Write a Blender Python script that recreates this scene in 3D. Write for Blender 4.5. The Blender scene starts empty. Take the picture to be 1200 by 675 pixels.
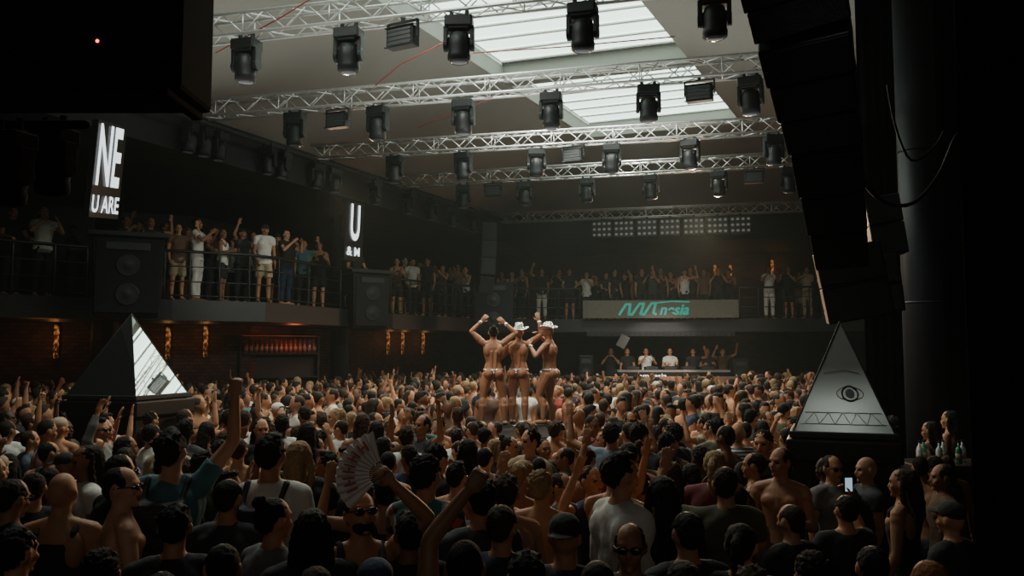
import bpy, bmesh, math, random
import numpy as np
from mathutils import Vector as V, Matrix, noise
random.seed(11)
SC=bpy.context.scene; COL=SC.collection
F=1000.0; HZ=412; CZ=2.4
th=math.atan((HZ-337.5)/F); CT,ST=math.cos(th),math.sin(th)
def P(px,py,d):
    x=(px-600)/F; y=(337.5-py)/F
    k=d/(CT-y*ST)
    return V((x*k,d,CZ+(ST+y*CT)*k))
def proj(p):
    y=p[1]; z=p[2]-CZ
    f=y*CT+z*ST; u=-y*ST+z*CT
    return 600+p[0]/f*F, 337.5-u/f*F
# ------------------------------------------------ materials
MATS={}
def mat(name,col=(.1,.1,.1),rough=.6,metal=0,emit=None,es=1,ns=8,var=.25,bump=0,objcol=False,attr=None,kind=None,bs=60,bv=(1,1,1),spec=None):
    if name in MATS: return MATS[name]
    m=bpy.data.materials.new(name); m.use_nodes=True; nt=m.node_tree; N=nt.nodes; L=nt.links
    b=N['Principled BSDF']; b.inputs['Roughness'].default_value=rough; b.inputs['Metallic'].default_value=metal
    if spec is not None: b.inputs['Specular IOR Level'].default_value=spec
    tc=N.new('ShaderNodeTexCoord')
    no=N.new('ShaderNodeTexNoise'); no.inputs['Scale'].default_value=ns; no.inputs['Detail'].default_value=4
    L.new(tc.outputs['Object'],no.inputs['Vector'])
    mr=N.new('ShaderNodeMapRange'); mr.inputs[3].default_value=1-var; mr.inputs[4].default_value=1+var
    L.new(no.outputs[0],mr.inputs[0])
    mx=N.new('ShaderNodeVectorMath'); mx.operation='SCALE'
    src=None
    if objcol:
        oi=N.new('ShaderNodeObjectInfo'); src=oi.outputs['Color']
    elif attr:
        at=N.new('ShaderNodeAttribute'); at.attribute_name=attr; src=at.outputs['Color']
    elif kind=='brick':
        br=N.new('ShaderNodeTexBrick'); br.inputs['Scale'].default_value=1.0
        br.inputs['Brick Width'].default_value=.26; br.inputs['Row Height'].default_value=.09; br.inputs['Mortar Size'].default_value=.012
        br.inputs['Color1'].default_value=(*col,1); br.inputs['Color2'].default_value=(col[0]*.5,col[1]*.45,col[2]*.45,1); br.inputs['Mortar'].default_value=(.02,.017,.015,1)
        sp=N.new('ShaderNodeSeparateXYZ'); cb=N.new('ShaderNodeCombineXYZ'); ad=N.new('ShaderNodeMath'); ad.operation='ADD'
        L.new(tc.outputs['Object'],sp.inputs[0]); L.new(sp.outputs[0],ad.inputs[0]); L.new(sp.outputs[1],ad.inputs[1])
        L.new(ad.outputs[0],cb.inputs[0]); L.new(sp.outputs[2],cb.inputs[1]); L.new(cb.outputs[0],br.inputs['Vector'])
        src=br.outputs['Color']
    elif kind=='floral':
        vo=N.new('ShaderNodeTexVoronoi'); vo.inputs['Scale'].default_value=14; L.new(tc.outputs['Object'],vo.inputs['Vector'])
        cr=N.new('ShaderNodeValToRGB'); cr.color_ramp.interpolation='CONSTANT'
        e=cr.color_ramp.elements; e[0].color=(.5,.1,.06,1); e[1].position=.75; e[1].color=(.5,.5,.42,1)
        for p_,c_ in ((.25,(.03,.2,.22,1)),(.5,(.02,.06,.05,1))):
            q=e.new(p_); q.color=c_
        sp=N.new('ShaderNodeSeparateColor'); L.new(vo.outputs['Color'],sp.inputs[0]); L.new(sp.outputs[0],cr.inputs[0]); src=cr.outputs[0]
    elif kind=='stripe':
        wv=N.new('ShaderNodeTexWave'); wv.bands_direction='Z'; wv.inputs['Scale'].default_value=9; L.new(tc.outputs['Object'],wv.inputs['Vector'])
        cr=N.new('ShaderNodeValToRGB'); cr.color_ramp.interpolation='CONSTANT'; e=cr.color_ramp.elements
        e[0].color=(.03,.05,.1,1); e[1].position=.5; e[1].color=(.55,.55,.52,1); L.new(wv.outputs[0],cr.inputs[0]); src=cr.outputs[0]
    if src is None:
        mx.inputs[0].default_value=col
    else: L.new(src,mx.inputs[0])
    L.new(mr.outputs[0],mx.inputs['Scale']); L.new(mx.outputs[0],b.inputs['Base Color'])
    if bump:
        mp=N.new('ShaderNodeMapping'); mp.inputs['Scale'].default_value=bv; L.new(tc.outputs['Object'],mp.inputs[0])
        n2=N.new('ShaderNodeTexNoise'); n2.inputs['Scale'].default_value=bs; n2.inputs['Detail'].default_value=3
        L.new(mp.outputs[0],n2.inputs['Vector'])
        bu=N.new('ShaderNodeBump'); bu.inputs['Strength'].default_value=bump; bu.inputs['Distance'].default_value=.01
        L.new(n2.outputs[0],bu.inputs['Height']); L.new(bu.outputs[0],b.inputs['Normal'])
    if emit:
        b.inputs['Emission Color'].default_value=(*emit,1); b.inputs['Emission Strength'].default_value=es
        if kind=='glow':
            n3=N.new('ShaderNodeTexNoise'); n3.inputs['Scale'].default_value=ns; n3.inputs['Detail'].default_value=6; L.new(tc.outputs['Object'],n3.inputs['Vector'])
            m3=N.new('ShaderNodeMapRange'); m3.inputs[1].default_value=.45; m3.inputs[2].default_value=.7; m3.inputs[3].default_value=.01*es; m3.inputs[4].default_value=es*2
            L.new(n3.outputs[0],m3.inputs[0]); L.new(m3.outputs[0],b.inputs['Emission Strength'])
    MATS[name]=m; return m
SKIN=mat('skin',rough=.55,objcol=True,ns=12,var=.14,bump=.15,spec=.35)
LIP=mat('lips',(.25,.07,.05),.4); EYE=mat('eye',(.02,.015,.012),.2)
CLOTH=mat('cloth',rough=.85,objcol=True,ns=5,var=.2,bump=.4,bs=25)
HAIR=mat('hair',rough=.75,objcol=True,ns=60,var=.5,bump=.8,bs=130,bv=(1,1,.22),spec=.22)
BLACK=mat('black_paint',(.004,.004,.0045),.5,bump=.1,spec=.3)
BLACKM=mat('black_matte',(.002,.002,.002),.9,spec=.1)
DARK=mat('dark_grey',(.02,.02,.022),.6,spec=.3)
GRILLE=mat('speaker_grille',(.008,.008,.009),.6,.1,bump=1,bs=150,spec=.3)
ALU=mat('aluminium',(.62,.62,.6),.4,.65,ns=20)
LENS=mat('lens',(.05,.05,.06),.1,emit=(.6,.7,.8),es=.02)
STEEL=mat('column_steel',(.028,.032,.036),.5,.2)
SILVER=mat('silver_sequin',(.8,.8,.8),.22,.9,bump=1,bs=200)
# ------------------------------------------------ mesh builder
class MB:
    def __init__(s): s.v=[]; s.f=[]; s.m=[]
    def add(s,vs,fs,mi=0):
        o=len(s.v); s.v+=[tuple(a) for a in vs]; s.f+=[tuple(i+o for i in f) for f in fs]; s.m+=[mi]*len(fs)
    def box(s,c,d,R=None,mi=0,taper=1.0):
        c=V(c); vs=[]
        for z in (-1,1):
            k=taper if z<0 else 1
            for x,y in ((-1,-1),(1,-1),(1,1),(-1,1)):
                p=V((x*d[0]/2*k,y*d[1]/2*k,z*d[2]/2)); vs.append(c+(R@p if R else p))
        s.add(vs,[(0,3,2,1),(4,5,6,7),(0,1,5,4),(1,2,6,5),(2,3,7,6),(3,0,4,7)],mi); return s
    def rings(s,rs,mi=0,cap=True):
        n=len(rs[0]); vs=[p for r in rs for p in r]; fs=[]
        for i in range(len(rs)-1):
            for j in range(n):
                k=(j+1)%n; fs.append((i*n+j,i*n+k,(i+1)*n+k,(i+1)*n+j))
        if cap: fs.append(tuple(range(n-1,-1,-1))); fs.append(tuple((len(rs)-1)*n+j for j in range(n)))
        s.add(vs,fs,mi); return s
    def tube(s,pts,rads,n=10,rnd=True,mi=0):
        pts=[V(p) for p in pts]
        if not hasattr(rads,'__len__'): rads=[rads]*len(pts)
        rads=list(rads)
        if rnd:
            t0=(pts[0]-pts[1]).normalized(); t1=(pts[-1]-pts[-2]).normalized(); a,b=rads[0],rads[-1]
            pts=[pts[0]+t0*a*.95,pts[0]+t0*a*.7]+pts+[pts[-1]+t1*b*.7,pts[-1]+t1*b*.95]
            rads=[a*.25,a*.7]+rads+[b*.7,b*.25]
        rs=[]; u=None
        for i,p in enumerate(pts):
            t=(pts[min(i+1,len(pts)-1)]-pts[max(i-1,0)]).normalized()
            if u is None: u=t.cross(V((.31,.17,.93))); 
            u=(u-t*u.dot(t))
            if u.length<1e-5: u=t.orthogonal()
            u.normalize(); w=t.cross(u)
            rs.append([p+(u*math.cos(q*2*math.pi/n)+w*math.sin(q*2*math.pi/n))*rads[i] for q in range(n)])
        return s.rings(rs,mi)
    def loft(s,secs,n=20,mi=0,pw=1.0):
        rs=[]
        for z,rx,ry,cx,cy in secs:
            r=[]
            for q in range(n):
                a=q*2*math.pi/n; c,t=math.cos(a),math.sin(a)
                r.append(V((cx+rx*math.copysign(abs(c)**pw,c),cy+ry*math.copysign(abs(t)**pw,t),z)))
            rs.append(r)
        return s.rings(rs,mi)
    def ell(s,c,r,A=None,n=12,mi=0):
        c=V(c); rs=[]
        for i in range(1,n):
            ph=math.pi*i/n-math.pi/2; rr=math.cos(ph); zz=math.sin(ph); ring=[]
            for q in range(n+2):
                a=2*math.pi*q/(n+2); p=V((r[0]*rr*math.cos(a),r[1]*rr*math.sin(a),r[2]*zz))
                ring.append(c+(A@p if A else p))
            rs.append(ring)
        return s.rings(rs,mi)
    def mesh(s,name,mats,smooth=True):
        me=bpy.data.meshes.new(name); me.from_pydata(s.v,[],s.f)
        bm=bmesh.new(); bm.from_mesh(me); bmesh.ops.recalc_face_normals(bm,faces=bm.faces); bm.to_mesh(me); bm.free()
        for m in (mats if isinstance(mats,(list,tuple)) else [mats]): me.materials.append(m)
        me.polygons.foreach_set('material_index',s.m)
        if smooth: me.shade_smooth()
        return me
    def build(s,name,mats,parent=None,smooth=False,bevel=0):
        o=link(name,s.mesh(name,mats,smooth),parent)
        if bevel:
            b=o.modifiers.new('bevel','BEVEL'); b.width=bevel; b.segments=2; b.limit_method='ANGLE'
        return o
def link(name,data,parent=None):
    o=bpy.data.objects.new(name,data); COL.objects.link(o)
    if parent: o.parent=parent
    return o
def tag(o,label,cat,group=None,kind=None):
    o['label']=label; o['category']=cat
    if group: o['group']=group
    if kind: o['kind']=kind
    return o
def struct(o,label,cat): return tag(o,label,cat,None,'structure')
def empty(name,loc=(0,0,0),rz=0):
    o=link(name,None); o.location=loc; o.rotation_euler=(0,0,rz); return o
def copy_tree(o,parent=None):
    c=o.copy(); COL.objects.link(c); c.parent=parent
    for ch in list(o.children): copy_tree(ch,c)
    return c
def remesh(mb,vox,it=3,name='m'):
    me=bpy.data.meshes.new('t'); me.from_pydata(mb.v,[],mb.f); o=bpy.data.objects.new('t',me); COL.objects.link(o)
    r=o.modifiers.new('r','REMESH'); r.mode='VOXEL'; r.voxel_size=vox; r.adaptivity=0
    if it: q=o.modifiers.new('s','SMOOTH'); q.iterations=it; q.factor=.5
    dg=bpy.context.evaluated_depsgraph_get(); out=bpy.data.meshes.new_from_object(o.evaluated_get(dg))
    bpy.data.objects.remove(o); bpy.data.meshes.remove(me); out.name=name; out.materials.clear(); out.shade_smooth(); return out
def displace(me,amp,sc,seed=0):
    me.update()
    for v in me.vertices:
        v.co+=v.normal*amp*noise.noise(v.co*sc+V((seed,seed*2,0)))
# ------------------------------------------------ people
POSE={ # arm: (upper, fore, palm, curl, point)   x outward
 'down':(((.16,-.02,-1),(.06,.22,-1),(-1,0,0),.5,0),((.2,0,-1),(.02,.35,-1),(-1,0,0),.6,0),(0,.0)),
 'relaxed':(((.12,-.1,-1),(-.1,.5,-.8),(-1,0,0),.7,0),((.16,-.05,-1),(.05,.15,-1),(-1,0,0),.5,0),(.5,-.08)),
 'front':(((.3,.1,-1),(-.35,.9,.25),(-1,0,.2),.9,0),((.25,.15,-1),(-.3,.8,.3),(-1,0,.2),.9,0),(-.45,.05)),
 'clap':(((.3,.6,-.5),(-.55,.5,.7),(-1,0,0),.2,0),((.3,.6,-.5),(-.5,.5,.7),(-1,0,0),.2,0),(0,.12)),
 'right_up':(((.6,.45,.4),(-.3,.15,.95),(0,1,0),.3,0),((.15,0,-1),(.0,.4,-1),(-1,0,0),.6,0),(.1,.1)),
 'left_up':(((.15,0,-1),(0,.4,-.9),(-1,0,0),.6,0),((.8,.35,.1),(-.25,.25,1),(0,1,0),.2,0),(-.2,.12)),
 'point_up':(((.42,.2,.62),(.0,.05,1),(0,1,0),1.75,1),((.15,0,-1),(.0,.4,-1),(-1,0,0),.6,0),(-.1,.15)),
 'both_up':(((.75,.4,.2),(-.35,.2,.95),(0,1,0),.15,0),((.8,.2,.35),(.1,.2,1),(0,1,0),.2,0),(0,.15)),
 'wide_up':(((.9,.15,.1),(.1,.2,.95),(0,1,0),.2,0),((.8,.3,-.2),(.15,.35,.9),(0,1,0),.3,0),(.1,.15)),
 'phone_up':(((.3,.75,.0),(-.15,.35,.95),(-1,.2,0),1.2,0),((.2,.05,-1),(-.1,.5,-.8),(-1,0,0),.6,0),(0,.1)),
 'fan':(((.15,0,-1),(0,.4,-.9),(-1,0,0),.6,0),((.5,.5,.6),(-.75,.1,.75),(-.2,1,0),1.6,0),(.25,.25)),
 'reach':(((.15,0,-1),(0,.4,-.9),(-1,0,0),.6,0),((-.02,.2,.95),(-.6,.2,.75),(0,1,0),1.5,0),(0,.0)),
 'head_arms':(((.72,.05,.62),(-.66,.1,.62),(0,1,0),.5,0),((.66,.05,.68),(-.6,.1,.68),(0,1,0),.5,0),(0,.1)),
 'one_salute':(((.75,.1,.55),(-.25,.1,1),(0,1,0),.3,0),((.55,.1,-.85),(-.45,.35,.55),(-1,0,0),.6,0),(.5,.1)),
 'touch_hat':(((.75,.45,.1),(-.7,.35,.55),(0,0,-1),.9,0),((.5,.4,-.65),(-.4,.5,.75),(-1,0,0),.8,0),(-.5,-.1)),
 'rail':(((.25,.35,-.9),(-.1,.9,-.15),(0,0,-1),1.2,0),((.25,.35,-.9),(-.1,.9,-.15),(0,0,-1),1.2,0),(0,-.15)),
}
NECK=V((0,-.005,1.53))
def Hm(p):
    y,pt=POSE[p][2]; return Matrix.Translation(NECK)@Matrix.Rotation(y,4,'Z')@Matrix.Rotation(pt,4,'X')@Matrix.Translation(-NECK)
def arm_pts(p,s):
    u,f,n,c,pt=POSE[p][0 if s>0 else 1]
    u=V((u[0]*s,u[1],u[2])).normalized(); f=V((f[0]*s,f[1],f[2])).normalized(); n=V((n[0]*s,n[1],n[2]))
    up=max(0,u.z); sh=V((s*(.178-.02*up),0,1.425+.045*up)); el=sh+u*.285; wr=el+f*.255
    return sh,el,wr,u,f,n
def frame(d,n):
    side=d.cross(n); return Matrix((side,d,n)).transposed()
def hand(mb,w,d,n,s,curl,point,fat=0):
    n=n-d*n.dot(d)
    n=n.normalized() if n.length>.05 else d.orthogonal().normalized()
    A=frame(d,n); side=(A.col[0] if s>0 else -A.col[0]).copy()
    mb.ell(w+d*.05,(.041,.056,.017+fat),A,8)
    for i,(o,l) in enumerate(((.031,.072),(.011,.081),(-.01,.075),(-.03,.06))):
        c=0.05 if (point and i==0) else curl
        b=w+d*.085+side*o; a1=c*.6; a2=c*1.35
        d1=d*math.cos(a1)+n*math.sin(a1); d2=d*math.cos(a2)+n*math.sin(a2)
        q=b+d1*l*.5+side*o*(.15 if c<1 else 0)
        mb.tube([b-d*.02,b,q,q+d2*l*.5],[.0105+fat,.0102+fat,.0095+fat,.0075+fat],6)
    b=w+d*.025+side*.03
    if curl>1.2: q=b+(d*.7+side*.35+n*.6).normalized()*.042; e=q+(d*.3-side*.6+n*.5).normalized()*.03
    else: q=b+(d*.6+side*.7+n*.2).normalized()*.042; e=q+(d*.85+side*.25+n*(.2+curl*.2)).normalized()*.032
    mb.tube([b,q,e],[.015+fat,.0115+fat,.009+fat],6)
TORSO=[(.84,.09,.08,0,0),(.90,.15,.105,0,-.005),(.97,.162,.112,0,-.008),(1.04,.148,.1,0,-.002),(1.12,.134,.092,0,.003),(1.20,.143,.098,0,.004),(1.30,.163,.112,0,.004),(1.38,.168,.11,0,.0),(1.44,.135,.088,0,-.008),(1.48,.085,.07,0,-.012),(1.52,.058,.058,0,-.008)]
LEGS={'std':[((s*.085,0,.90),(s*.1,.012,.70),(s*.108,.012,.49),(s*.11,-.02,.34),(s*.115,-.012,.09)) for s in (1,-1)],
 'apart':[((s*.088,0,.90),(s*.14,.015,.70),(s*.165,.02,.49),(s*.175,-.02,.34),(s*.19,-.012,.09)) for s in (1,-1)],
 'step':[((.085,0,.90),(.12,.02,.70),(.15,.03,.49),(.16,-.02,.34),(.175,-.012,.09)),((-.085,0,.90),(-.11,.09,.71),(-.12,.13,.51),(-.12,.05,.35),(-.13,.06,.12))]}
def body_mb(p,fat=0,legs='std',fig=0):
    mb=MB(); mb.loft([(z,rx*(1-.1*fig*(1.05<z<1.2))+(fat*.3),ry+fat*.3,cx,cy) for z,rx,ry,cx,cy in TORSO])
    for li,L in enumerate(LEGS[legs]):
        mb.tube(L,[.087+.008*fig,.077+.012*fig,.053+.006*fig,.055+.012*fig,.036+.004*fig],12)
        a=V(L[-1]); mb.tube([a+V((0,-.03,-.045)),a+V((.008*(1-2*li),.07,-.055)),a+V((.012*(1-2*li),.16,-.062))],[.04,.042,.026],8)
        sx=1-2*li
        mb.ell((sx*.08,-.055-.014*fig,.915),(.083,.078+.026*fig,.088+.008*fig),n=12)
        mb.ell((sx*.075,.07,1.345),(.075,.05,.055),n=10)
        mb.ell((sx*.095,-.06,1.33),(.07,.055+.012*fig,.11),n=10)
        if fig:
            mb.tube([(sx*.03,-.09,1.0),(sx*.035,-.086,1.15),(sx*.04,-.1,1.3)],.026,8)
            k=V(L[2]); mb.ell((V(L[3])+k)/2+V((sx*.012,-.03,-.01)),(.04,.045,.08),n=8); mb.ell(V(L[1])+V((sx*.015,.03,0)),(.066,.055,.13),n=8)
    for s in (1,-1):
        sh,el,wr,u,f,n=arm_pts(p,s)
        mb.tube([V((s*.06,-.01,1.465)),V((s*.12,-.005,1.445)),sh],[.05,.052,.056],10)
        mb.ell(sh+u*.04,(.058,.058,.062),n=10)
        mb.tube([sh,sh+u*.12,el],[.052+fat,.05+fat+.006*fig,.038+fat],10)
        mb.tube([el,el+f*.07,wr],[.038+fat,.041+fat,.026+fat],10)
        hand(mb,wr,f,n,s,POSE[p][0 if s>0 else 1][3],POSE[p][0 if s>0 else 1][4],fat)
    mb.tube([(0,-.012,1.46),(0,-.005,1.54),(0,.005,1.60)],[.06,.054,.054],12)
    h=MB(); h.ell((0,-.003,1.658),(.076,.095,.102),n=16); h.ell((0,.028,1.600),(.055,.066,.068),n=12)
    h.tube([(0,.085,1.652),(0,.103,1.612)],[.008,.014],8); h.ell((0,.075,1.545),(.022,.02,.017),n=8)
    h.tube([(-.04,.078,1.668),(0,.088,1.668),(.04,.078,1.668)],.011,8)
    for s in (1,-1):
        h.ell((s*.078,-.008,1.638),(.011,.022,.032),n=8); h.ell((s*.042,.062,1.615),(.022,.022,.022),n=8)
    h.tube([(-.02,.089,1.583),(0,.095,1.584),(.02,.089,1.583)],.009,6)
    M=Hm(p); mb.add([M@V(v) for v in h.v],h.f)
    return mb
BC={}
def body(p,vox=.0095,legs='std',fig=0):
    k=(p,vox,legs,fig)
    if k in BC: return BC[k]
    me=remesh(body_mb(p,0 if vox<.02 else .012,legs,fig),vox,2 if vox<.02 else 1,'person_'+p)
    for m in (SKIN,LIP,EYE): me.materials.append(m)
    if vox<.02:
        Mi=Hm(p).inverted(); idx=[0]*len(me.polygons)
        for i,po in enumerate(me.polygons):
            c=po.center
            if c.z<1.5: continue
            c=Mi@c
            if c.y>.06:
                if abs(c.x)<.024 and abs(c.z-1.584)<.0095: idx[i]=1
                elif abs(abs(c.x)-.032)<.014 and abs(c.z-1.646)<.008: idx[i]=2
        me.polygons.foreach_set('material_index',idx)
    BC[k]=me; return me
def shirt(p,kind='tee',vox=.014):
    k=('sh',p,kind,vox)
    if k in BC: return BC[k]
    mb=MB(); g=.016
    if kind=='tank':
        mb.loft([(z,rx+g,ry+g,cx,cy) for z,rx,ry,cx,cy in [(.88,.155,.118,0,-.008)]+TORSO[2:7]+[(1.36,.155,.115,0,0),(1.385,.13,.105,0,0)]])
        for s in (1,-1): mb.tube([(s*.09,.09,1.34),(s*.1,.075,1.42),(s*.105,0,1.49),(s*.1,-.085,1.42),(s*.09,-.09,1.34)],.024,8)
    else:
        lo=[(.86,.17,.125,0,-.01)] if kind=='tee' else [(.84,.175,.13,0,-.01)]
        mb.loft([(z,rx+g,ry+g,cx,cy) for z,rx,ry,cx,cy in lo+TORSO[2:9]]+[(1.475,.10,.085,0,-.012),(1.50,.068,.066,0,-.01)])
        for s in (1,-1):
            sh,el,wr,u,f,n=arm_pts(p,s); mb.ell((s*.075,.07,1.345),(.09,.06,.07),n=10); mb.ell((s*.095,-.06,1.33),(.085,.07,.125),n=10)
            mb.tube([V((s*.05,-.01,1.465)),V((s*.12,-.005,1.452)),sh],[.055,.064,.07],10)
            if kind=='tee': mb.tube([sh,sh+u*.13],[.07,.064],12,rnd=False)
            else: mb.tube([sh,el],[.068,.055],12); mb.tube([el,wr],[.055,.038],12,rnd=False)
            mb.ell(sh,(.068,.068,.068),n=10)
    me=remesh(mb,vox,2,'shirt_'+p); displace(me,.016,9,len(BC)); me.materials.append(CLOTH); BC[k]=me; return me
def trousers(kind='long',vox=.016):
    k=('tr',kind,vox)
    if k in BC: return BC[k]
    mb=MB(); mb.loft([(.82,.1,.09,0,0),(.90,.168,.128,0,-.012),(.97,.176,.13,0,-.012),(1.02,.165,.115,0,-.005)])
    for li,L in enumerate(LEGS['std']):
        mb.ell(((1-2*li)*.075,-.055,.915),(.095,.095,.098),n=10)
        if kind=='long': mb.tube(L,[.1,.092,.07,.068,.055],12,rnd=False)
        else: mb.tube([L[0],L[1],V(L[1])*.35+V(L[2])*.65],[.1,.096,.09],12,rnd=False)
    me=remesh(mb,vox,2,'trousers_'+kind); displace(me,.01,10); me.materials.append(CLOTH); BC[k]=me; return me
def hair(style,vox=.009):
    k=('h',style,vox)
    if k in BC: return BC[k]
    mb=MB(); amp,sc=.007,44; M=HAIR
    if style in('short','crop','quiff','curly','long','bun','pony','tousled'):
        g={'curly':.004,'crop':-.004,'short':-.002}.get(style,0)
        mb.ell((0,-.02,1.677),(.080+g,.097+g,.088+g),n=16)
        mb.ell((0,-.052,1.645),(.071+g,.060+g,.072),n=12)
        if style in('short','crop','tousled'):
            for s in(1,-1): mb.ell((s*.064,.012,1.672),(.015,.035,.04),n=8)
        if style=='quiff': mb.ell((0,.04,1.745),(.050,.050,.024),n=10); mb.ell((.01,-.01,1.75),(.052,.06,.024),n=10); amp=.011
        if style=='tousled':
            R_=random.Random(5)
            for i in range(26):
                a=R_.uniform(0,6.28); e=R_.uniform(.15,1.4); q=V((math.cos(a)*math.cos(e)*.075,math.sin(a)*math.cos(e)*.09-.02,1.675+math.sin(e)*.082)); mb.tube([q,q+V((R_.uniform(-.025,.025),R_.uniform(-.025,.025),.012+R_.uniform(0,.01)))],[.016,.007],6)
        if style=='curly': amp,sc=.016,60
        if style=='crop': amp=.003
        if style=='long':
            mb.tube([(0,-.06,1.69),(0,-.09,1.6),(0,-.1,1.5),(.01,-.11,1.40),(.015,-.105,1.32)],[.07,.062,.062,.05,.02],14)
            for s in(1,-1): mb.tube([(s*.07,-.02,1.69),(s*.085,-.015,1.6),(s*.088,-.03,1.5),(s*.08,-.06,1.42)],[.018,.026,.028,.015],8)
        if style=='bun': mb.ell((0,-.09,1.745),(.042,.042,.04),n=10)
        if style=='pony': mb.tube([(0,-.1,1.71),(0,-.15,1.68),(0,-.165,1.58),(0,-.14,1.46)],[.025,.034,.034,.012],10)
    elif style=='shaved': mb.ell((0,-.012,1.668),(.078,.095,.098),n=16); amp=.001
    elif style=='cap': 
        mb.ell((0,-.008,1.695),(.083,.101,.078),n=16); mb.ell((0,.1,1.69),(.07,.075,.009),n=12); amp=.002; M=CLOTH
    elif style=='capback':
        mb.ell((0,-.008,1.695),(.083,.101,.078),n=16); mb.ell((0,-.11,1.675),(.068,.07,.009),n=12); amp=.002; M=CLOTH
    elif style=='bucket':
        mb.loft([(1.665,.125,.14,0,-.005),(1.675,.12,.135,0,-.005),(1.70,.09,.108,0,-.005),(1.78,.075,.09,0,-.005),(1.79,.05,.06,0,-.005)]); amp=.003; M=CLOTH
    elif style=='cowboy':
        mb.loft([(1.70,.088,.106,0,-.005),(1.76,.08,.1,0,-.005),(1.83,.062,.085,0,-.005),(1.84,.03,.06,0,-.005)])
        vs=[];fs=[]
        for i in range(28):
            a=i*2*math.pi/28; c,s_=math.cos(a),math.sin(a)
            for r in (.9,1):
                for dz in (0,.012): vs.append(((.075 if r<1 else .165)*c,(.09 if r<1 else .17)*s_,1.705+dz+(abs(c)**2*.055 if r==1 else 0)))
        for i in range(28):
            a,b=i*4,((i+1)%28)*4
            fs+=[(a,a+2,b+2,b),(a+1,b+1,b+3,a+3),(a+2,a+3,b+3,b+2),(a,b,b+1,a+1)]
        mb.add(vs,fs); vox=.008; amp=.001; M=SILVER
    me=remesh(mb,vox,1,'hair_'+style); displace(me,amp,sc,3); me.materials.append(M); BC[k]=me; return me
def glasses():
    if 'gl' in BC: return BC['gl']
    mb=MB()
    for s in (1,-1):
        mb.ell((s*.034,.098,1.645),(.028,.008,.02),n=10); mb.tube([(s*.06,.09,1.65),(s*.082,.03,1.652),(s*.083,-.02,1.648)],.004,6)
    mb.tube([(-.012,.106,1.65),(.012,.106,1.65)],.004,6)
    BC['gl']=mb.mesh('glasses',mat('sunglasses',(.01,.01,.01),.12)); return BC['gl']
def backpack():
    if 'bp' in BC: return BC['bp']
    mb=MB(); mb.box((0,-.2,1.20),(.26,.13,.38)); mb.box((0,-.28,1.13),(.2,.05,.2))
    for s in (1,-1): mb.tube([(s*.1,-.15,1.38),(s*.11,-.05,1.5),(s*.11,.06,1.485),(s*.12,.135,1.36),(s*.15,.08,1.15),(s*.13,-.14,1.05)],.02,8)
    me=remesh(mb,.014,3,'backpack'); me.materials.append(mat('backpack_black',(.015,.015,.017),.7)); BC['bp']=me; return me
SKINS={'pale':(.50,.25,.145),'tan':(.41,.19,.095),'brown':(.24,.105,.052),'dark':(.09,.042,.025)}
SHC={'black':(.012,.012,.013),'charcoal':(.035,.036,.04),'white':(.6,.57,.51),'grey':(.16,.155,.145),'navy':(.015,.025,.06),'olive':(.06,.06,.03),'teal':(.05,.15,.165),
 'burgundy':(.12,.018,.02),'beige':(.34,.26,.16),'brown':(.11,.055,.03),'blue':(.15,.2,.25),'red':(.3,.03,.02),'pink':(.4,.18,.16),'green':(.02,.06,.035)}
HC={'black':(.007,.005,.004),'dark':(.014,.009,.006),'brown':(.042,.022,.012),'blond':(.28,.18,.085),'ginger':(.2,.06,.02),'grey':(.2,.19,.18)}
HN={'short':'%s-haired','crop':'cropped %s-haired','quiff':'quiffed %s-haired','tousled':'tousled %s-haired','curly':'curly %s-haired','long':'long-haired %s','bun':'%s-bunned','pony':'%s-ponytailed','shaved':'shaven-headed','bald':'bald','cap':'%s-capped','capback':'backward-capped %s','bucket':'%s-bucket-hatted','cowboy':'silver-hatted'}
PN={'down':'arms down','relaxed':'glancing left','front':'hands forward','clap':'hands clasped','right_up':'right-hand up','left_up':'left-hand up','point_up':'pointing up','both_up':'both-hands up','wide_up':'arms spread','phone_up':'hand ahead','fan':'waving fan','reach':'fist up','rail':'gripping rail'}
PEOPLE=[]
def person(loc,rz=0,sc=1,pose='down',top='tee',tc='black',hs='short',hc='dark',skin='tan',bot='long',bc='black',label=None,zone='',group=None,legs='std',vox=.0095,fig=0,extra=(),pat=None,sx=1):
    b=link('person',body(pose,vox,legs,fig)); b.location=loc; b.rotation_euler=(0,0,rz); b.scale=(sc*sx,sc*sx,sc)
    k=random.uniform(.8,1.2); b.color=(*[c*k for c in SKINS[skin]],1)
    H=Hm(pose)
    if top: 
        o=link({'tee':'t_shirt','tank':'tank_top','long':'long_sleeved_shirt'}[top],shirt(pose,top),b); o.color=(*SHC[tc],1)
        if pat: o.material_slots[0].link='OBJECT'; o.material_slots[0].material=pat
    if bot: o=link('trousers' if bot=='long' else 'shorts',trousers(bot),b); o.color=(*SHC[bc],1)
    if hs!='bald':
        o=link('hat' if hs in('cap','capback','bucket','cowboy') else 'hair',hair(hs),b); o.matrix_local=H
        o.color=(*(SHC[hc] if hs in('cap','capback','bucket') else HC.get(hc,(.5,.5,.5))),1)
    if 'glasses' in extra: o=link('sunglasses',glasses(),b); o.matrix_local=H
    if 'pack' in extra: link('backpack',backpack(),b)
    hn=HN[hs]; hn=hn%hc if '%s' in hn else hn
    cl={'tee':'%s t-shirt','tank':'%s tank top','long':'%s long sleeves'}.get(top,'')
    cl=(cl%tc) if top else 'bare-chested'
    base=label or '%s person, %s, %s, %s'%(hn,cl,PN.get(pose,'dancing'),zone)
    b['category']='person'; b['label']=base
    if group: b['group']=group
    PEOPLE.append((b,base,label is None)); return b
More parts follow.
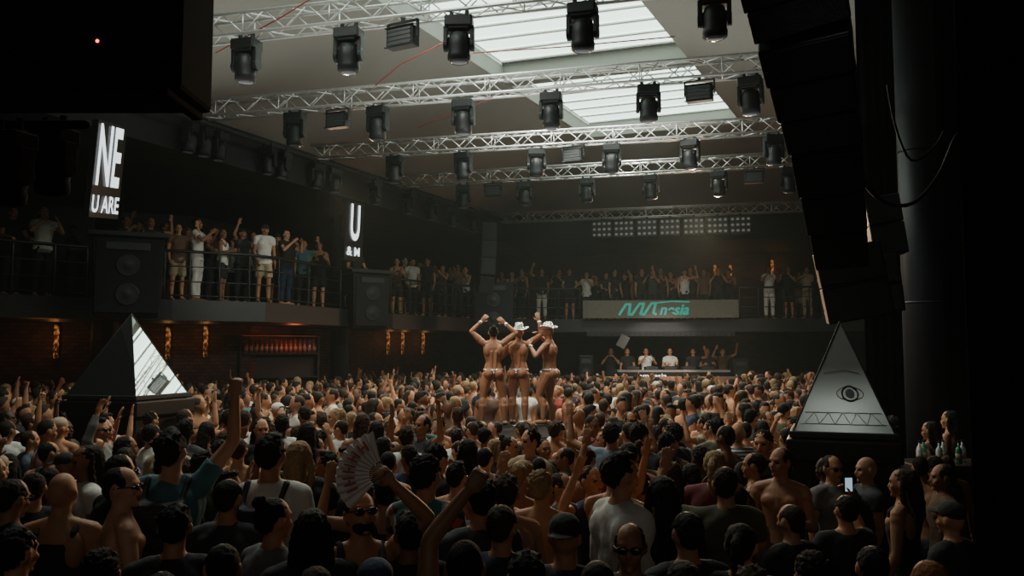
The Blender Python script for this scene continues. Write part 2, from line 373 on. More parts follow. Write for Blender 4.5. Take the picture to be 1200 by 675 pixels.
def hand_world(b,pose,s):
    sh,el,wr,u,f,n=arm_pts(pose,s); 
    M=Matrix.LocRotScale(b.location,b.rotation_euler,b.scale); return M@(wr+f*.07)
# ------------------------------------------------ room shell
floor=MB().box((0,18,-.05),(44,44,.1)).build('floor',mat('floor_dark',(.02,.018,.016),.4)); struct(floor,'dark dance floor under the crowd','floor')
CEIL=mat('ceiling_fabric',(.31,.305,.275),.9,ns=.35,var=.12,bump=.1,bs=3)
NL,NR,FL,FR=V((-5.1,8.6,8.5)),V((-1.1,7.6,8.5)),P(690,158,24),P(868,140,22.4)
FL.z=FR.z=8.5
L0,L1,L2,L3=V((-10.8,6,7)),V((-5.9,16.9,7)),V((-1.3,27,7)),V((0,30,7.2))
R3,R2,R0=V((13.5,28,7.2)),V((11.5,20,7)),V((8,5,7))
mb=MB(); cv=[NL,NR,FL,FR,L0,L1,L2,L3,R3,R2,R0]
mb.add(cv,[(4,5,0),(5,2,0),(5,6,2),(6,7,2),(7,8,3,2),(8,9,3),(9,10,1,3),(4,0,1,10)])
ceil=mb.build('ceiling',CEIL); s_=ceil.modifiers.new('s','SOLIDIFY'); s_.thickness=.05; s_.offset=1
struct(ceil,'pale grey sloping tent-like ceiling around the skylight','ceiling')
GL=mat('skylight_glass',(.8,.85,.8),.5,emit=(.78,1.0,.88),es=2.8,ns=.6,var=.05)
WH=mat('skylight_frame',(.75,.8,.74),.6)
def lerp2(a,b): return NL.lerp(FL,a).lerp(NR.lerp(FR,a),b)
for i,(a0,a1) in enumerate(((.0,.30),(.33,.665),(.70,1.0))):
    u=V((0,0,.45)); w=MB(); q=[lerp2(a0,0)+u,lerp2(a0,1)+u,lerp2(a1,1)+u,lerp2(a1,0)+u]; w.add(q,[(0,1,2,3)])
    wo=w.build('window_%d'%(i+1),GL); struct(wo,'%s bay of the bright louvred skylight'%('near','middle','far')[i],'window')
    fr=MB(); n=int((a1-a0)*24)
    for k in range(n+1):
        a=a0+(a1-a0)*k/n; p0,p1=lerp2(a,0),lerp2(a,1); c_=(p0+p1)/2; fr.box(c_+V((0,0,.42)),((p1-p0).length,.085,.03),Matrix.Rotation(math.atan2((p1-p0).y,(p1-p0).x),3,'Z'))
    for b_ in (0,1): fr.tube([lerp2(a0,b_)+V((0,0,.36)),lerp2(a1,b_)+V((0,0,.36))],.03,6,False)
    fr.build('louvre_frame',WH,wo)
def wallstrip(pts,z0,z1):
    m=MB()
    for a,b in zip(pts[:-1],pts[1:]): m.add([V((a[0],a[1],z0)),V((b[0],b[1],z0)),V((b[0],b[1],z1)),V((a[0],a[1],z1))],[(0,1,2,3)])
    return m
sk=[lerp2(0,0),lerp2(0,1),lerp2(1,1),lerp2(1,0),lerp2(0,0)]
o=wallstrip(sk,8.5,9.0).build('trim_1',CEIL); struct(o,'pale upstand around the skylight opening','trim')
o=MB()
for a in (.315,.6825): o.box((lerp2(a,.5)+V((0,0,.2))),(4.2,.3,.45),Matrix.Rotation(math.atan2((lerp2(a,1)-lerp2(a,0)).y,(lerp2(a,1)-lerp2(a,0)).x),3,'Z'))
o=o.build('trim_2',CEIL); struct(o,'grey cross beams between the skylight bays','trim')
WD=mat('wall_dark',(.022,.021,.021),.85,bump=.3,bs=10,spec=.2)
OUT=[(-17,6),(-14,18),(-12.6,21.5),(-11,23),(-9,23.8),(-8.5,25),(-8,27.5),(-7,30),(-4,33),(0,33.5)]
LOWW=[(-17,6),(-14,16.5),(-10.5,19.5),(-8.3,20.6),(-6.6,21.6),(-5.6,24.5),(-4.6,28),(-2.5,31),(0,33.5)]
def wallx(y):
    for (a,b),(c,d) in zip(LOWW[:-1],LOWW[1:]):
        if y<=d: return a+(c-a)*(y-b)/(d-b)
    return 0
def walld(px):
    t=(px-600)/F
    for (a,b),(c,d) in zip(LOWW[:-1],LOWW[1:]):
        if a/b<=t<=c/d:
            s=(t*b-a)/((c-a)-t*(d-b)); return b+(d-b)*s
o=wallstrip(OUT,3.2,7.5).build('wall_left',WD); struct(o,'dark wall behind the left balcony','wall')
o=wallstrip(LOWW,0,3.1).build('wall_left_lower',mat('brick',(.09,.035,.022),.85,kind='brick',var=.6,ns=1.5)); struct(o,'dim brick wall beneath the left balcony','wall')
o=wallstrip([(0,33.5),(15,32.2)],0,7.5).build('wall_back',mat('brick_back',(.04,.024,.018),.85,kind='brick',var=.6,ns=1.2)); struct(o,'dark brick wall behind the rear balcony','wall')
o=wallstrip([(15,32.2),(13.5,28),(11.5,20),(9,5)],0,7.5).build('wall_right',WD); struct(o,'black wall on the right side','wall')
fl=[L0.xy,L1.xy,L2.xy,L3.xy]
m=wallstrip(fl,6.2,7.0); m.add([V((0,30,6.2)),V((13.5,28,6.2)),V((13.5,28,7.25)),V((0,30,7.25))],[(0,1,2,3)])
o=m.build('trim_3',WD); struct(o,'dark girder fascia along the ceiling edge','trim')
m=MB(); m.add([V((*p,6.2)) for p in fl]+[V((*p,6.2)) for p in ((-17,6),(-14,18),(-7,30),(0,33.5))]+[V((13.5,28,6.2)),V((15,32.2,6.2))],[(0,1,5,4),(1,2,6,5),(2,3,7,6),(3,8,9,7)])
o=m.build('ceiling_balcony',WD); struct(o,'low dark soffit above the balconies','ceiling')
def dpt(px):
    T=[(-120,14.5),(0,16.3),(100,17.4),(200,18),(310,19),(400,22),(460,25),(550,28),(640,29.2),(780,28.8),(960,28.2),(1100,27.6)]
    for (a,b),(c,d) in zip(T[:-1],T[1:]):
        if px<=c: return b+(d-b)*(px-a)/(c-a)
    return 27.6
BP=[-120,0,100,200,310,400,460,550,640,780,960,1100]
E=[P(p,HZ,dpt(p)) for p in BP]
OB=[(-14.5,18),(-12.6,21.5),(-12,22.3),(-11,23),(-9,23.8),(-8.2,26.5),(-7.2,29.5),(-4,33),(0,33.5),(5,33.1),(10,32.7),(14.5,32.2)]
def slab(z0,z1,E,O):
    m=MB(); n=len(E)
    vs=[V((e[0],e[1],z)) for z in (z0,z1) for e in E]+[V((e[0],e[1],z)) for z in (z0,z1) for e in O]
    fs=[]
    for i in range(n-1):
        fs+=[(i,i+1,n+i+1,n+i),(n+i,n+i+1,3*n+i+1,3*n+i),(i,i+1,2*n+i+1,2*n+i)]
    m.add(vs,fs); return m
FAS=mat('balcony_black',(.014,.013,.013),.5,bump=.2,bs=12)
o=slab(3.06,3.5,E,OB).build('balcony_slab',FAS); struct(o,'black balcony deck running along the left and rear','balcony')
RAIL=mat('rail_steel',(.04,.04,.04),.35,.7)
def rail(pxs,label,zs=(1.05,.72,.4,.1)):
    pts=[P(p,HZ,dpt(p)+.12) for p in pxs]; o=empty('balcony_railing',(pts[0].x,pts[0].y,3.5)); b=o.location.copy()
    for k,z in enumerate(zs):
        MB().tube([V((p.x,p.y,3.5+z))-b for p in pts],.035 if k==0 else .014,8).build('top_rail' if k==0 else 'rail_bar',RAIL,o,True)
    for p in pts: MB().tube([V((p.x,p.y,3.5))-b,V((p.x,p.y,3.5+zs[0]))-b],.025,8).build('post',RAIL,o,True)
    tag(o,label,'railing')
rail([-110,-50,10,60,98],'black steel railing of the leftmost balcony bay')
rail([190,220,255,290,325,360,398],'black railing between the two balcony speaker pods')
rail([457,480,505,530,560],'black railing of the balcony right of the second speaker pod')
rail([585,620,655,680],'black railing of the rear balcony left of the logo panel')
rail([868,890,920,950,985],'black railing of the rear balcony right of the logo panel')
PIL=[]
def pillar(px,d,r,z1,label,m=DARK):
    p=P(px,HZ,d); mb=MB(); mb.tube([(0,0,0),(0,0,z1)],r,24,False); PIL.append((p.x,p.y,r+.35))
    for z in (.15,z1*.42,z1*.7): mb.tube([(0,0,z),(0,0,z+.03)],r*1.015,24,False)
    o=mb.build('pillar',m,None,True); o.location=(p.x,p.y,0); struct(o,label,'pillar'); return o
pillar(398,23.9,.26,6.2,'dark pillar behind the second speaker pod'); pillar(122,19.0,.28,6.2,'dark pillar behind the nearest speaker pod')
pillar(566,30.6,.25,6.2,'dark pillar at the corner of left and rear balconies'); pillar(985,29.6,.25,6.2,'dark pillar at right end of the rear balcony')
pillar(1083,11.2,.25,7.2,'tall grey steel column beside the right pyramid',STEEL)
# ------------------------------------------------ trusses
def truss(p0,p1,label,w=.29,n=None):
    o=empty('lighting_truss',p0); d=p1-p0; L=d.length; t=d.normalized(); sd=V((-t.y,t.x,0)).normalized()*w/2; up=V((0,0,w/2))
    C=[sd+up,-sd+up,-sd-up,sd-up]
    for c in C: MB().tube([c,c+d],.024,8,False).build('chord',ALU,o,True)
    la=MB(); n=int(L/w*.9)
    for k in range(4):
        a,b=C[k],C[(k+1)%4]
        for i in range(n):
            q0=(a if i%2==0 else b)+d*i/n; q1=(b if i%2==0 else a)+d*(i+1)/n; la.tube([q0,q1],.011,5,False)
            if i%4==0: la.tube([a+d*i/n,b+d*i/n],.011,5,False)
    la.build('lattice',ALU,o,True); tag(o,label,'truss','ceiling lighting trusses')
TR=[(V((3.9,9.5,6.9)),V((-4.6,11.8,6.9))),(V((4.6,12.95,6.9)),V((-5.75,15.68,6.9))),(V((5.9,16.6,6.9)),V((-4.5,19.1,6.9))),(V((6.9,19.65,6.9)),V((-3.1,22.4,6.9))),(V((9.3,25.9,6.85)),(V((-.4,28.3,6.85))))]
for (a,b),l in zip(TR,('nearest silver box truss crossing the top of the view','second silver truss from the front, under the skylight','third silver truss from the front','fourth silver truss from the front','farthest thin silver truss above the row of blinders')): truss(a,b,l)
def make_mh():
    o=empty('moving_head_light')
    b=MB(); b.box((0,0,-.12),(.36,.26,.15)); b.box((0,0,-.2),(.28,.22,.06)); b.build('base',BLACK,o,bevel=.02)
    for s in(1,-1): c=MB(); c.tube([(s*.1,0,.07),(s*.1,0,-.06)],.03,8,False); c.build('clamp',DARK,o)
    y=MB()
    for s in (1,-1):
        y.box((s*.17,0,-.30),(.055,.15,.25)); y.tube([(s*.145,0,-.41),(s*.2,0,-.41)],.085,14,False)
    y.box((0,0,-.22),(.36,.15,.05)); y.build('yoke',BLACK,o,bevel=.01)
    h=MB(); h.loft([(-.25,.07,.07,0,0),(-.265,.12,.12,0,0),(-.34,.14,.15,0,0),(-.44,.143,.16,0,0),(-.52,.14,.145,0,0),(-.55,.15,.15,0,0),(-.62,.145,.145,0,0),(-.64,.12,.12,0,0)],20)
    for a in range(8):
        q=a*math.pi/4; h.box((math.cos(q)*.135,math.sin(q)*.135,-.36),(.02,.02,.1),Matrix.Rotation(q,3,'Z'))
    h.build('head',BLACK,o,True)
    MB().loft([(-.635,.11,.11,0,0),(-.65,.09,.09,0,0),(-.655,.03,.03,0,0)],18).build('lens',LENS,o,True)
    return o
def make_bl():
    o=empty('strobe_light')
    b=MB(); b.box((0,0,-.24),(.42,.16,.26)); b.box((0,-.09,-.11),(.46,.03,.02)); b.box((0,-.09,-.37),(.46,.03,.02)); b.build('housing',BLACK,o,bevel=.015)
    y=MB()
    for s in(1,-1): y.box((s*.235,0,-.14),(.02,.05,.24))
    y.box((0,0,-.03),(.48,.05,.02)); y.tube([(0,0,.04),(0,0,-.03)],.03,8,False); y.build('bracket',DARK,o)
    g=MB(); g.box((0,-.08,-.24),(.34,.006,.2))
    for k in range(4): g.box((0,-.085,-.15-.06*k),(.36,.012,.035))
    g.build('lamp_panel',mat('strobe_panel',(.03,.03,.03),.4),o); return o
MH=make_mh(); BL=make_bl(); used={}
def hang(proto,px,ti,py,label,cat,group,dz=-.15,rz=None,sc=1.0):
    a,b=TR[ti]; t=(px-600)/F/(CT-(337.5-py)/F*ST); D=b-a
    s=(t*a.y-a.x)/(D.x-t*D.y); p=a+D*s
    key=id(proto)
    o=proto if key not in used else copy_tree(proto); used[key]=1
    o.location=(p.x,p.y,p.z+dz); o.rotation_euler=(0,0,random.uniform(-.25,.25)+math.atan2(D.y,D.x)+math.pi if rz is None else rz); o.scale=(sc,)*3
    tag(o,label,cat,group)
ORD=['first','second','third','fourth','fifth','sixth']
for ti,row in enumerate(([289,409,538,683,838],[346,443,543,646,760,880],[463,543,629,717,809,907],[543,615,688,763,843,925])):
    for k,px in enumerate(row): hang(MH,px,ti,(50,130,195,230)[ti],'%s moving head from left on the %s truss'%(ORD[k],('nearest','second','third','fourth')[ti]),'stage light','moving head lights on the trusses')
for ti,row in enumerate(([472],[396,820],[672],[578,884])):
    for k,px in enumerate(row): hang(BL,px,ti,(45,125,184,215)[ti],'%s rectangular strobe light on the %s truss from the front'%(('left','right')[k] if len(row)>1 else 'black',ORD[ti]),'strobe light','strobe lights on the trusses')
gx=[(205,178),(222,158),(240,160),(298,190),(318,188),(358,190),(378,210),(427,225),(468,235),(495,243),(520,246),(545,250)]
for k,(px,py) in enumerate(gx):
    t=(px-600)/F; D=L2-L1; s=(t*L1.y-L1.x)/(D.x-t*D.y); p=L1+D*s
    o=copy_tree(MH); o.location=(p.x+.25,p.y-.15,6.75); o.rotation_euler=(random.uniform(-.1,.1),0,random.random()*3); o.scale=(.95,)*3
    tag(o,'black spotlight on the dark left girder, number %s from the near end'%('one two three four five six seven eight nine ten eleven twelve'.split()[k]),'stage light','spotlights on the left girder')
pr=MB(); pr.tube([L0+V((.3,-.1,-.22)),L2+V((.3,-.1,-.22))],.04,8,False); o=pr.build('lighting_bar',DARK); tag(o,'dark pipe along the left girder carrying spotlights','lighting bar')
BW=mat('blinder_lamp',(.2,.2,.18),.3,emit=(1,.97,.85),es=.06)
LM=MB().ell((0,0,0),(.05,.03,.045),n=8).mesh('lamp',BW)
for k,px in enumerate([706,732,759,786,814,842,869]):
    a,b=TR[4]; t=(px-600)/F/1.0; D=b-a; s=(t*a.y-a.x)/(D.x-t*D.y); p=a+D*s
    o=empty('blinder_light',(p.x,p.y-.1,p.z-.22),math.atan2(D.y,D.x)+math.pi)
    b_=MB(); b_.box((0,0,-.3),(.66,.18,.56)); b_.box((0,0,.02),(.06,.06,.16)); b_.build('housing',BLACK,o,bevel=.02)
    for i in range(4):
        for j in range(3): l=link('lamp',LM,o); l.location=(-.24+.16*i,-.09,-.12-.18*j)
    tag(o,'%s square multi-lamp blinder from left below the farthest truss'%(ORD+['seventh'])[k],'blinder light','row of blinders at the rear')
RED=mat('red_cable',(.25,.03,.02),.6)
for (pts,l) in (([(253,62,12),(330,20,11.2),(370,-5,10.8)],'red cable across the ceiling at upper left'),([(490,150,17),(540,128,16),(590,112,15.2)],'red cable dipping beside the second truss'),([(440,100,14),(470,75,13.5),(520,50,13)],'red cable along the ceiling behind the nearest truss'),([(555,62,14.2),(660,55,13.7),(790,43,13.2)],'red cable below the middle skylight bay')):
    m=MB(); m.tube([P(*q) for q in pts],.011,6); o=m.build('cable',RED,None,True); tag(o,l,'cable','red ceiling cables')
# ------------------------------------------------ speakers
CONE=mat('speaker_cone',(.008,.008,.009),.55); EDGE=mat('speaker_edge',(.025,.025,.025),.5)
def make_speaker(w,h,dp,rows=2,name='loudspeaker'):
    o=empty(name)
    c=MB(); c.box((0,0,h/2),(w,dp,h),taper=.9); c.build('cabinet',BLACK,o,bevel=.03)
    g=MB(); g.box((0,-dp/2-.005,h/2),(w*.88,.03,h*.9)); g.build('grille',GRILLE,o,bevel=.01)
    n=2 if rows>1 else 1
    for k in range(n):
        z=h*(.28+.36*k) if n>1 else h*.4; r=min(w*.3,h*.14 if n>1 else h*.3)
        wv=MB(); rs=[]
        for rr,yy in ((r,0),(r,-.012),(r*.9,-.012),(r*.4,.0),(r*.3,-.01),(r*.05,-.012)):
            rs.append([V((rr*math.cos(a*math.pi/12),-dp/2-.02+yy*1,z+rr*math.sin(a*math.pi/12))) for a in range(24)])
        wv.rings(rs); wv.build('woofer',CONE,o,True)
    hn=MB(); hn.box((0,-dp/2-.03,h*.88),(w*.6,.03,h*.09)); hn.build('horn',EDGE,o)
    for s in (1,-1):
        q=MB(); q.tube([(s*w*.49,0,h*.4),(s*(w*.49+.04),0,h*.42),(s*(w*.49+.04),0,h*.58),(s*w*.49,0,h*.6)],.012,6); q.build('handle',EDGE,o)
    return o
for px,d,w,h,z,rz,l,l2 in ((146,16.7,1.3,1.55,3.06,.45,'big black loudspeaker pod on the balcony above left pyramid','black shelf topping the nearest loudspeaker pod'),(427,22.7,1.1,1.45,3.0,.65,'black loudspeaker pod on the balcony left of the dancers','black shelf topping the farther loudspeaker pod')):
    p=P(px,HZ,d); o=make_speaker(w,h,.8); o.location=(p.x,p.y,z); o.rotation_euler=(0,0,rz); tag(o,l,'speaker')
    t=MB(); t.box((0,0,0),(w*1.12,.95,.1)); o=t.build('speaker_shelf',FAS,None,bevel=.02); o.location=(p.x,p.y,z+h+.05); o.rotation_euler=(0,0,rz); tag(o,l2,'shelf')
def line_array(pts,ws,label,rz,dark=False):
    o=empty('line_array_speaker',pts[0]); N_=len(pts)-1
    for i in range(N_):
        w=ws if not hasattr(ws,'__len__') else ws[0]+(ws[1]-ws[0])*i/(N_-1)
        a=pts[i]-pts[0]; b=pts[i+1]-pts[0]; c=(a+b)/2; t=(b-a); hgt=t.length*.985; z=-t.normalized(); x=V((math.cos(rz),math.sin(rz),0)); y=z.cross(x).normalized(); x=y.cross(z)
        R=Matrix((x,y,z)).transposed()
        k=MB(); k.box(c,(w,.48,hgt),R); cab=k.build('cabinet',BLACKM if dark else BLACK,o,bevel=.012)
        g=MB(); g.box(c-y*.245,(w*.95,.02,hgt*.9),R); g.build('grille',BLACKM if dark else GRILLE,cab)
    tag(o,label,'speaker'); return o
def interp(pts,n):
    out=[]
    for k in range(n+1):
        t=k/n*(len(pts)-1); i=min(int(t),len(pts)-2); out.append(pts[i].lerp(pts[i+1],t-i))
    return out
line_array(interp([P(914,-90,5.0),P(940,25,5.3),P(966,150,5.9),P(986,288,6.9)],9),(.64,.40),'long black hanging loudspeaker column leaning at upper right',-.35)
line_array([P(572,262,24),P(572,283,24),P(571,303,24),P(570,323,24),P(567,343,24.1)],.42,'small black hanging loudspeaker column above the dancers',.2)
line_array([P(990,290,8.6),P(999,332,8.6),P(1008,374,8.6)],.62,'pair of angled black cabinets slung just above the right pyramid',-.3)
line_array([P(1030,232,9.6),P(1036,264,9.6),P(1042,300,9.6)],.36,'short stack of angled black cabinets beside the steel column',-.3)
line_array([P(1032,300,9.2),P(1037,334,9.2),P(1041,366,9.2)],.34,'lower short stack of angled black cabinets beside the steel column',-.45)
o=empty('equipment_case',P(88,55,4.6)); k=MB(); k.box((0,0,.05),(1.36,.5,.72)); k.build('case_body',BLACKM,o,bevel=.03)
for s in(-1,1): k=MB(); k.box((s*.6,-.02,-.32),(.06,.52,.06)); k.build('foot',BLACKM,o,bevel=.01)
k=MB(); k.ell(P(114,48,4.33)-o.location,(.009,.006,.009),n=8); k.build('indicator_light',mat('led_red',(.3,.02,.01),.4,emit=(1,.08,.03),es=7),o)
tag(o,'huge black box with a red indicator filling the upper left corner','equipment')
for i,(px,py,d) in enumerate(((12,150,5.0),(64,146,5.5))):
    o=copy_tree(MH); o.location=P(px,py,d); o.scale=(.72,)*3; tag(o,('black moving head below the corner box at the left edge','black moving head below the corner box, second from left edge')[i],'stage light','moving heads under the corner box')
    for ch in o.children: ch.material_slots[0].link='OBJECT'; ch.material_slots[0].material=BLACKM
    if i==0: l=MB(); l.ell((.02,-.165,-.36),(.007,.007,.007),n=8); l.build('indicator_light',MATS['led_red'],o)
m=MB(); m.tube([P(-40,146,5.1),P(100,146,5.2)],.03,8); o=m.build('lighting_bar',BLACKM,None,True); tag(o,'black pipe under the corner box','lighting bar')
for pts,l,r in (([(1000,160,7),(1008,205,7),(1035,236,7.2),(1070,238,7.6),(1100,205,8),(1120,160,8),(1135,153,8)],'thick black cable looping below the hanging speakers',.018),([(1040,100,8),(1050,150,8),(1068,188,8),(1095,172,8),(1108,150,8)],'thin black cable loop beside the steel column',.012)):
    m=MB(); P_=[P(*q) for q in pts]; Q=[]
    for i in range(len(P_)-1):
        a,b,c,d=P_[max(i-1,0)],P_[i],P_[i+1],P_[min(i+2,len(P_)-1)]
        for t in (0,.25,.5,.75):
            Q.append(.5*((2*b)+(c-a)*t+(2*a-5*b+4*c-d)*t*t+(3*b-a-3*c+d)*t**3))
    m.tube(Q,r,8); o=m.build('cable',BLACK,None,True); tag(o,l,'cable')
def drape(a,b,z1,label,n=60,amp=.05):
    m=MB(); d=(b-a).normalized(); q_=V((-d.y,d.x,0)); vs=[]
    for i in range(n+1):
        q=a.lerp(b,i/n)+q_*amp*math.sin(i*1.5); vs+=[q,q+V((0,0,z1))]
    m.add(vs,[(2*i,2*i+2,2*i+3,2*i+1) for i in range(n)]); o=m.build('curtain',mat('drape_black',(.003,.003,.003),.95,spec=.05),None,True); s_=o.modifiers.new('s','SOLIDIFY'); s_.thickness=.02
    tag(o,label,'curtain')
a=P(1133,HZ,5.0); drape(V((a.x,a.y,0)),V((a.x+2.6,a.y-1.5,0)),7,'black floor-length drape along the right edge')
a,b=P(1014,HZ,11.9),P(1175,HZ,11.6); drape(V((a.x,a.y,0)),V((b.x,b.y,0)),7.55,'added black sheet darkening the space behind the steel column')  # sheet added to make the upper right dark and cover the bright ceiling
# ------------------------------------------------ screens
def textmesh(txt,o,xd,yd,w,h,m,parent,name='lettering',shear=0,eps=.02,bold=0):
    cu=bpy.data.curves.new('t','FONT'); cu.body=txt; cu.shear=shear; cu.offset=bold; t=bpy.data.objects.new('t',cu); COL.objects.link(t)
    dg=bpy.context.evaluated_depsgraph_get(); me=bpy.data.meshes.new_from_object(t.evaluated_get(dg)); bpy.data.objects.remove(t)
    xs=[v.co.x for v in me.vertices]; ys=[v.co.y for v in me.vertices]; x0,x1,y0,y1=min(xs),max(xs),min(ys),max(ys)
    xd=xd.normalized(); yd=yd.normalized(); n=xd.cross(yd)
    for v in me.vertices: v.co=o+xd*(v.co.x-x0)/(x1-x0)*w+yd*(v.co.y-y0)/(y1-y0)*h+n*eps
    me.materials.clear(); me.materials.append(m); return link(name,me,parent)
EM=mat('screen_white',(.8,.8,.8),.5,emit=(.85,.95,1),es=1.5)
SCB=mat('screen_black',(.01,.01,.012),.3)
def screen(TL,TRt,BLt,label,texts):
    x=TRt-TL; up=TL-BLt; n=x.cross(up).normalized(); o=empty('led_screen',BLt)
    z=V((0,0,0)); m=MB(); q=[z,x,x+up,up]; m.add(q+[a-n*.1 for a in q],[(0,1,2,3),(7,6,5,4),(0,4,5,1),(1,5,6,2),(2,6,7,3),(3,7,4,0)]); m.build('panel',SCB,o)
    for t,u0,v0,w,h in texts: textmesh(t,x*u0+up*v0,x,up,x.length*w,up.length*h,EM,o,bold=.02)
    tag(o,label,'screen')
screen(P(116,140,13.3),P(149,150,14.2),P(104,254,13.3),'tall LED screen with white letters above the nearest speaker pod',[('NE',.06,.33,.8,.64),('U ARE',.02,.05,.92,.18)])
screen(P(406,234,19.9),P(427,240,20.8),P(403,304,19.9),'smaller LED screen with a white letter above second speaker pod',[('U',.25,.34,.5,.62),('& M',.1,.08,.7,.15)])
# ------------------------------------------------ logo panel
a,b=P(683,374,28.6),P(866,373,28.1); a.z=b.z=3.52; c=(a+b)/2; xd=(b-a).normalized(); rz=math.atan2(xd.y,xd.x)
o=empty('logo_panel',c,rz); W=(b-a).length
m=MB(); m.box((0,.05,.29),(W,.1,.6)); m.build('panel',mat('panel_grey',(.13,.12,.09),.7),o,bevel=.01)
TE=mat('logo_teal',(.01,.26,.21),.5,emit=(.02,.6,.45),es=.26)
def flatstroke(m,pts,w,y):   # angular flat strokes cut like a broad pen
    for (x0,z0),(x1,z1) in zip(pts[:-1],pts[1:]):
        d=V((x1-x0,0,z1-z0)).normalized(); n_=V((-d.z,0,d.x))*w/2; e=d*w*.3
        A_=[V((x0,y,z0))-e+n_,V((x0,y,z0))-e-n_,V((x1,y,z1))+e-n_,V((x1,y,z1))+e+n_]
        m.add(A_+[q+V((0,.02,0)) for q in A_],[(0,1,2,3),(7,6,5,4),(0,4,5,1),(1,5,6,2),(2,6,7,3),(3,7,4,0)])
m=MB(); sx=W/183.0
zz=[(-48,.10),(-40,.44),(-35,.44),(-37,.10),(-33,.10),(-24,.46),(-19,.46),(-23,.12),(-19,.10),(-10,.47),(-5,.47),(-8,.16),(-5,.10)]
flatstroke(m,[(x_*sx,z_+.01) for x_,z_ in zz],.085,-.02)
flatstroke(m,[(-6*sx,.49),(14*sx,.545),(34*sx,.52)],.05,-.02)
m.build('wave_lettering',TE,o)
textmesh('nesia',V((-1*sx,-.0,.08)),V((1,0,0)),V((0,0,1)),35*sx,.36,TE,o,shear=.3,bold=.035,eps=.04); tag(o,'grey balcony panel with the teal amnesia script logo','sign')
m=MB(); m.box((0,0,0),(W*.95,.35,.16)); 
for k in range(26): m.box((-W*.45+k*W*.036,-.18,-.02),(.06,.03,.1))
o=m.build('under_balcony_light_bar',DARK,None,bevel=.01); o.location=(c.x,c.y+.1,3.4-.42); o.rotation_euler=(0,0,rz); tag(o,'dark louvred bar beneath the logo panel','light bar')
# ------------------------------------------------ DJ stage and booth
sc_=P(772,HZ,29.2); m=MB(); m.box((sc_.x,sc_.y+.8,.34),(6.2,3.4,.68)); o=m.build('stage_platform',mat('stage_wood',(.12,.075,.045),.6),None,bevel=.02); tag(o,'low wooden stage platform under the DJ booth','stage')
m=MB(); m.box((sc_.x,sc_.y-1.25,.82),(6.1,.12,1.54))
for k in range(12): m.box((sc_.x-2.9+k*.53,sc_.y-1.33,.82),(.05,.05,1.5))
o=m.build('stage_barrier',mat('barrier_wood',(.26,.15,.085),.5),None,bevel=.01); tag(o,'panelled brown barrier in front of the DJ booth','barrier')
bx=P(787,HZ,28.4); o=empty('dj_booth',(bx.x,bx.y,.68))
MB().box((0,0,1.08),(3.7,.8,.07)).build('table_top',mat('booth_top',(.2,.2,.19),.4),o,bevel=.01)
MB().box((0,-.36,.78),(3.6,.06,.55)).build('front_panel',BLACK,o,bevel=.01)
textmesh('amnesia',V((-1.15,-.40,.86)),V((1,0,0)),V((0,0,1)),.9,.14,EM,o)
for s in(1,-1): MB().box((s*1.75,0,.52),(.08,.7,1.04)).build('side_panel',BLACK,o)
tag(o,'long DJ booth table with small white lettering','table')
for k in range(5):
    e=empty('dj_deck',(bx.x-1.3+k*.62,bx.y+.05,1.8)); MB().box((0,0,.05),(.42,.4,.1)).build('deck_body',DARK,e,bevel=.01); MB().tube([(0,0,.1),(0,0,.12)],.14,20,False).build('jog_wheel',STEEL,e); 
    tag(e,'%s deck from left on the DJ table'%ORD[k],'dj deck','DJ decks')
for px,d,w,h,z,l in ((866,28.4,.55,1.5,.68,'black monitor speaker at right end of the DJ booth'),(686,28.7,.5,1.6,.68,'black speaker stack at left of the DJ stage'),(578,26.5,1.3,1.6,2.95,'dark loudspeaker on the rear balcony corner')):
    p=P(px,HZ,d); o=make_speaker(w,h,.5); o.location=(p.x,p.y,z); tag(o,l,'speaker')
m=MB(); p=P(730,400,28); m.box((0,0,0),(.3,.05,.42),Matrix.Rotation(.5,3,'Y')); o=m.build('tilted_panel',mat('pale_panel',(.08,.08,.078),.5)); o.location=p; tag(o,'small tilted panel left of the DJs','panel')
# ------------------------------------------------ pyramids
MIR=mat('mirror_glass',(.9,.94,.91),.015,.98,ns=2,var=.04); MIRD=mat('smoked_mirror',(.36,.36,.335),.26,.4,ns=1.3,var=.35)
def pyramid(ap,base,rz,label,boxl,front):
    o=empty('mirror_pyramid',(ap.x,ap.y,base[2]),rz); w=base[0]; h=ap.z-base[2]
    C=[V((-w/2,-w/2,0)),V((w/2,-w/2,0)),V((w/2,w/2,0)),V((-w/2,w/2,0))]; A=V((0,0,h))
    for i in range(4):
        m=MB(); a,b=C[i],C[(i+1)%4]; nn=(b-a).cross(A-a).normalized()*.02
        m.add([a,b,A,a-nn,b-nn,A-nn],[(0,1,2),(5,4,3),(0,3,4,1),(1,4,5,2),(2,5,3,0)]); m.build('face',front[i],o)
    for i in range(4):
        MB().tube([C[i],A],.008,6).build('edge_trim',DARK,o,True)
    MB().box((0,0,-.03),(w*1.08,w*1.08,.06)).build('base_plate',DARK,o,bevel=.01)
    tag(o,label,'pyramid')
    m=MB(); m.box((0,0,(base[2]-.06)/2),(w*1.02,w*1.02,base[2]-.06)); m.box((0,0,base[2]-.17),(w*1.15,w*1.15,.2))
    q=m.build('plinth',BLACK,None,bevel=.02); q.location=(ap.x,ap.y,-.001); q.rotation_euler=(0,0,rz); tag(q,boxl,'plinth'); return o
LPD=11.2; RPD=8.2
ap=P(154,368,LPD); zb=P(154,461,LPD).z; pyramid(ap,(1.02,0,zb),1.31,'mirrored pyramid with one bright face at left of the crowd','black plinth under the left pyramid',[MIR,MIR,MIR,MIR])
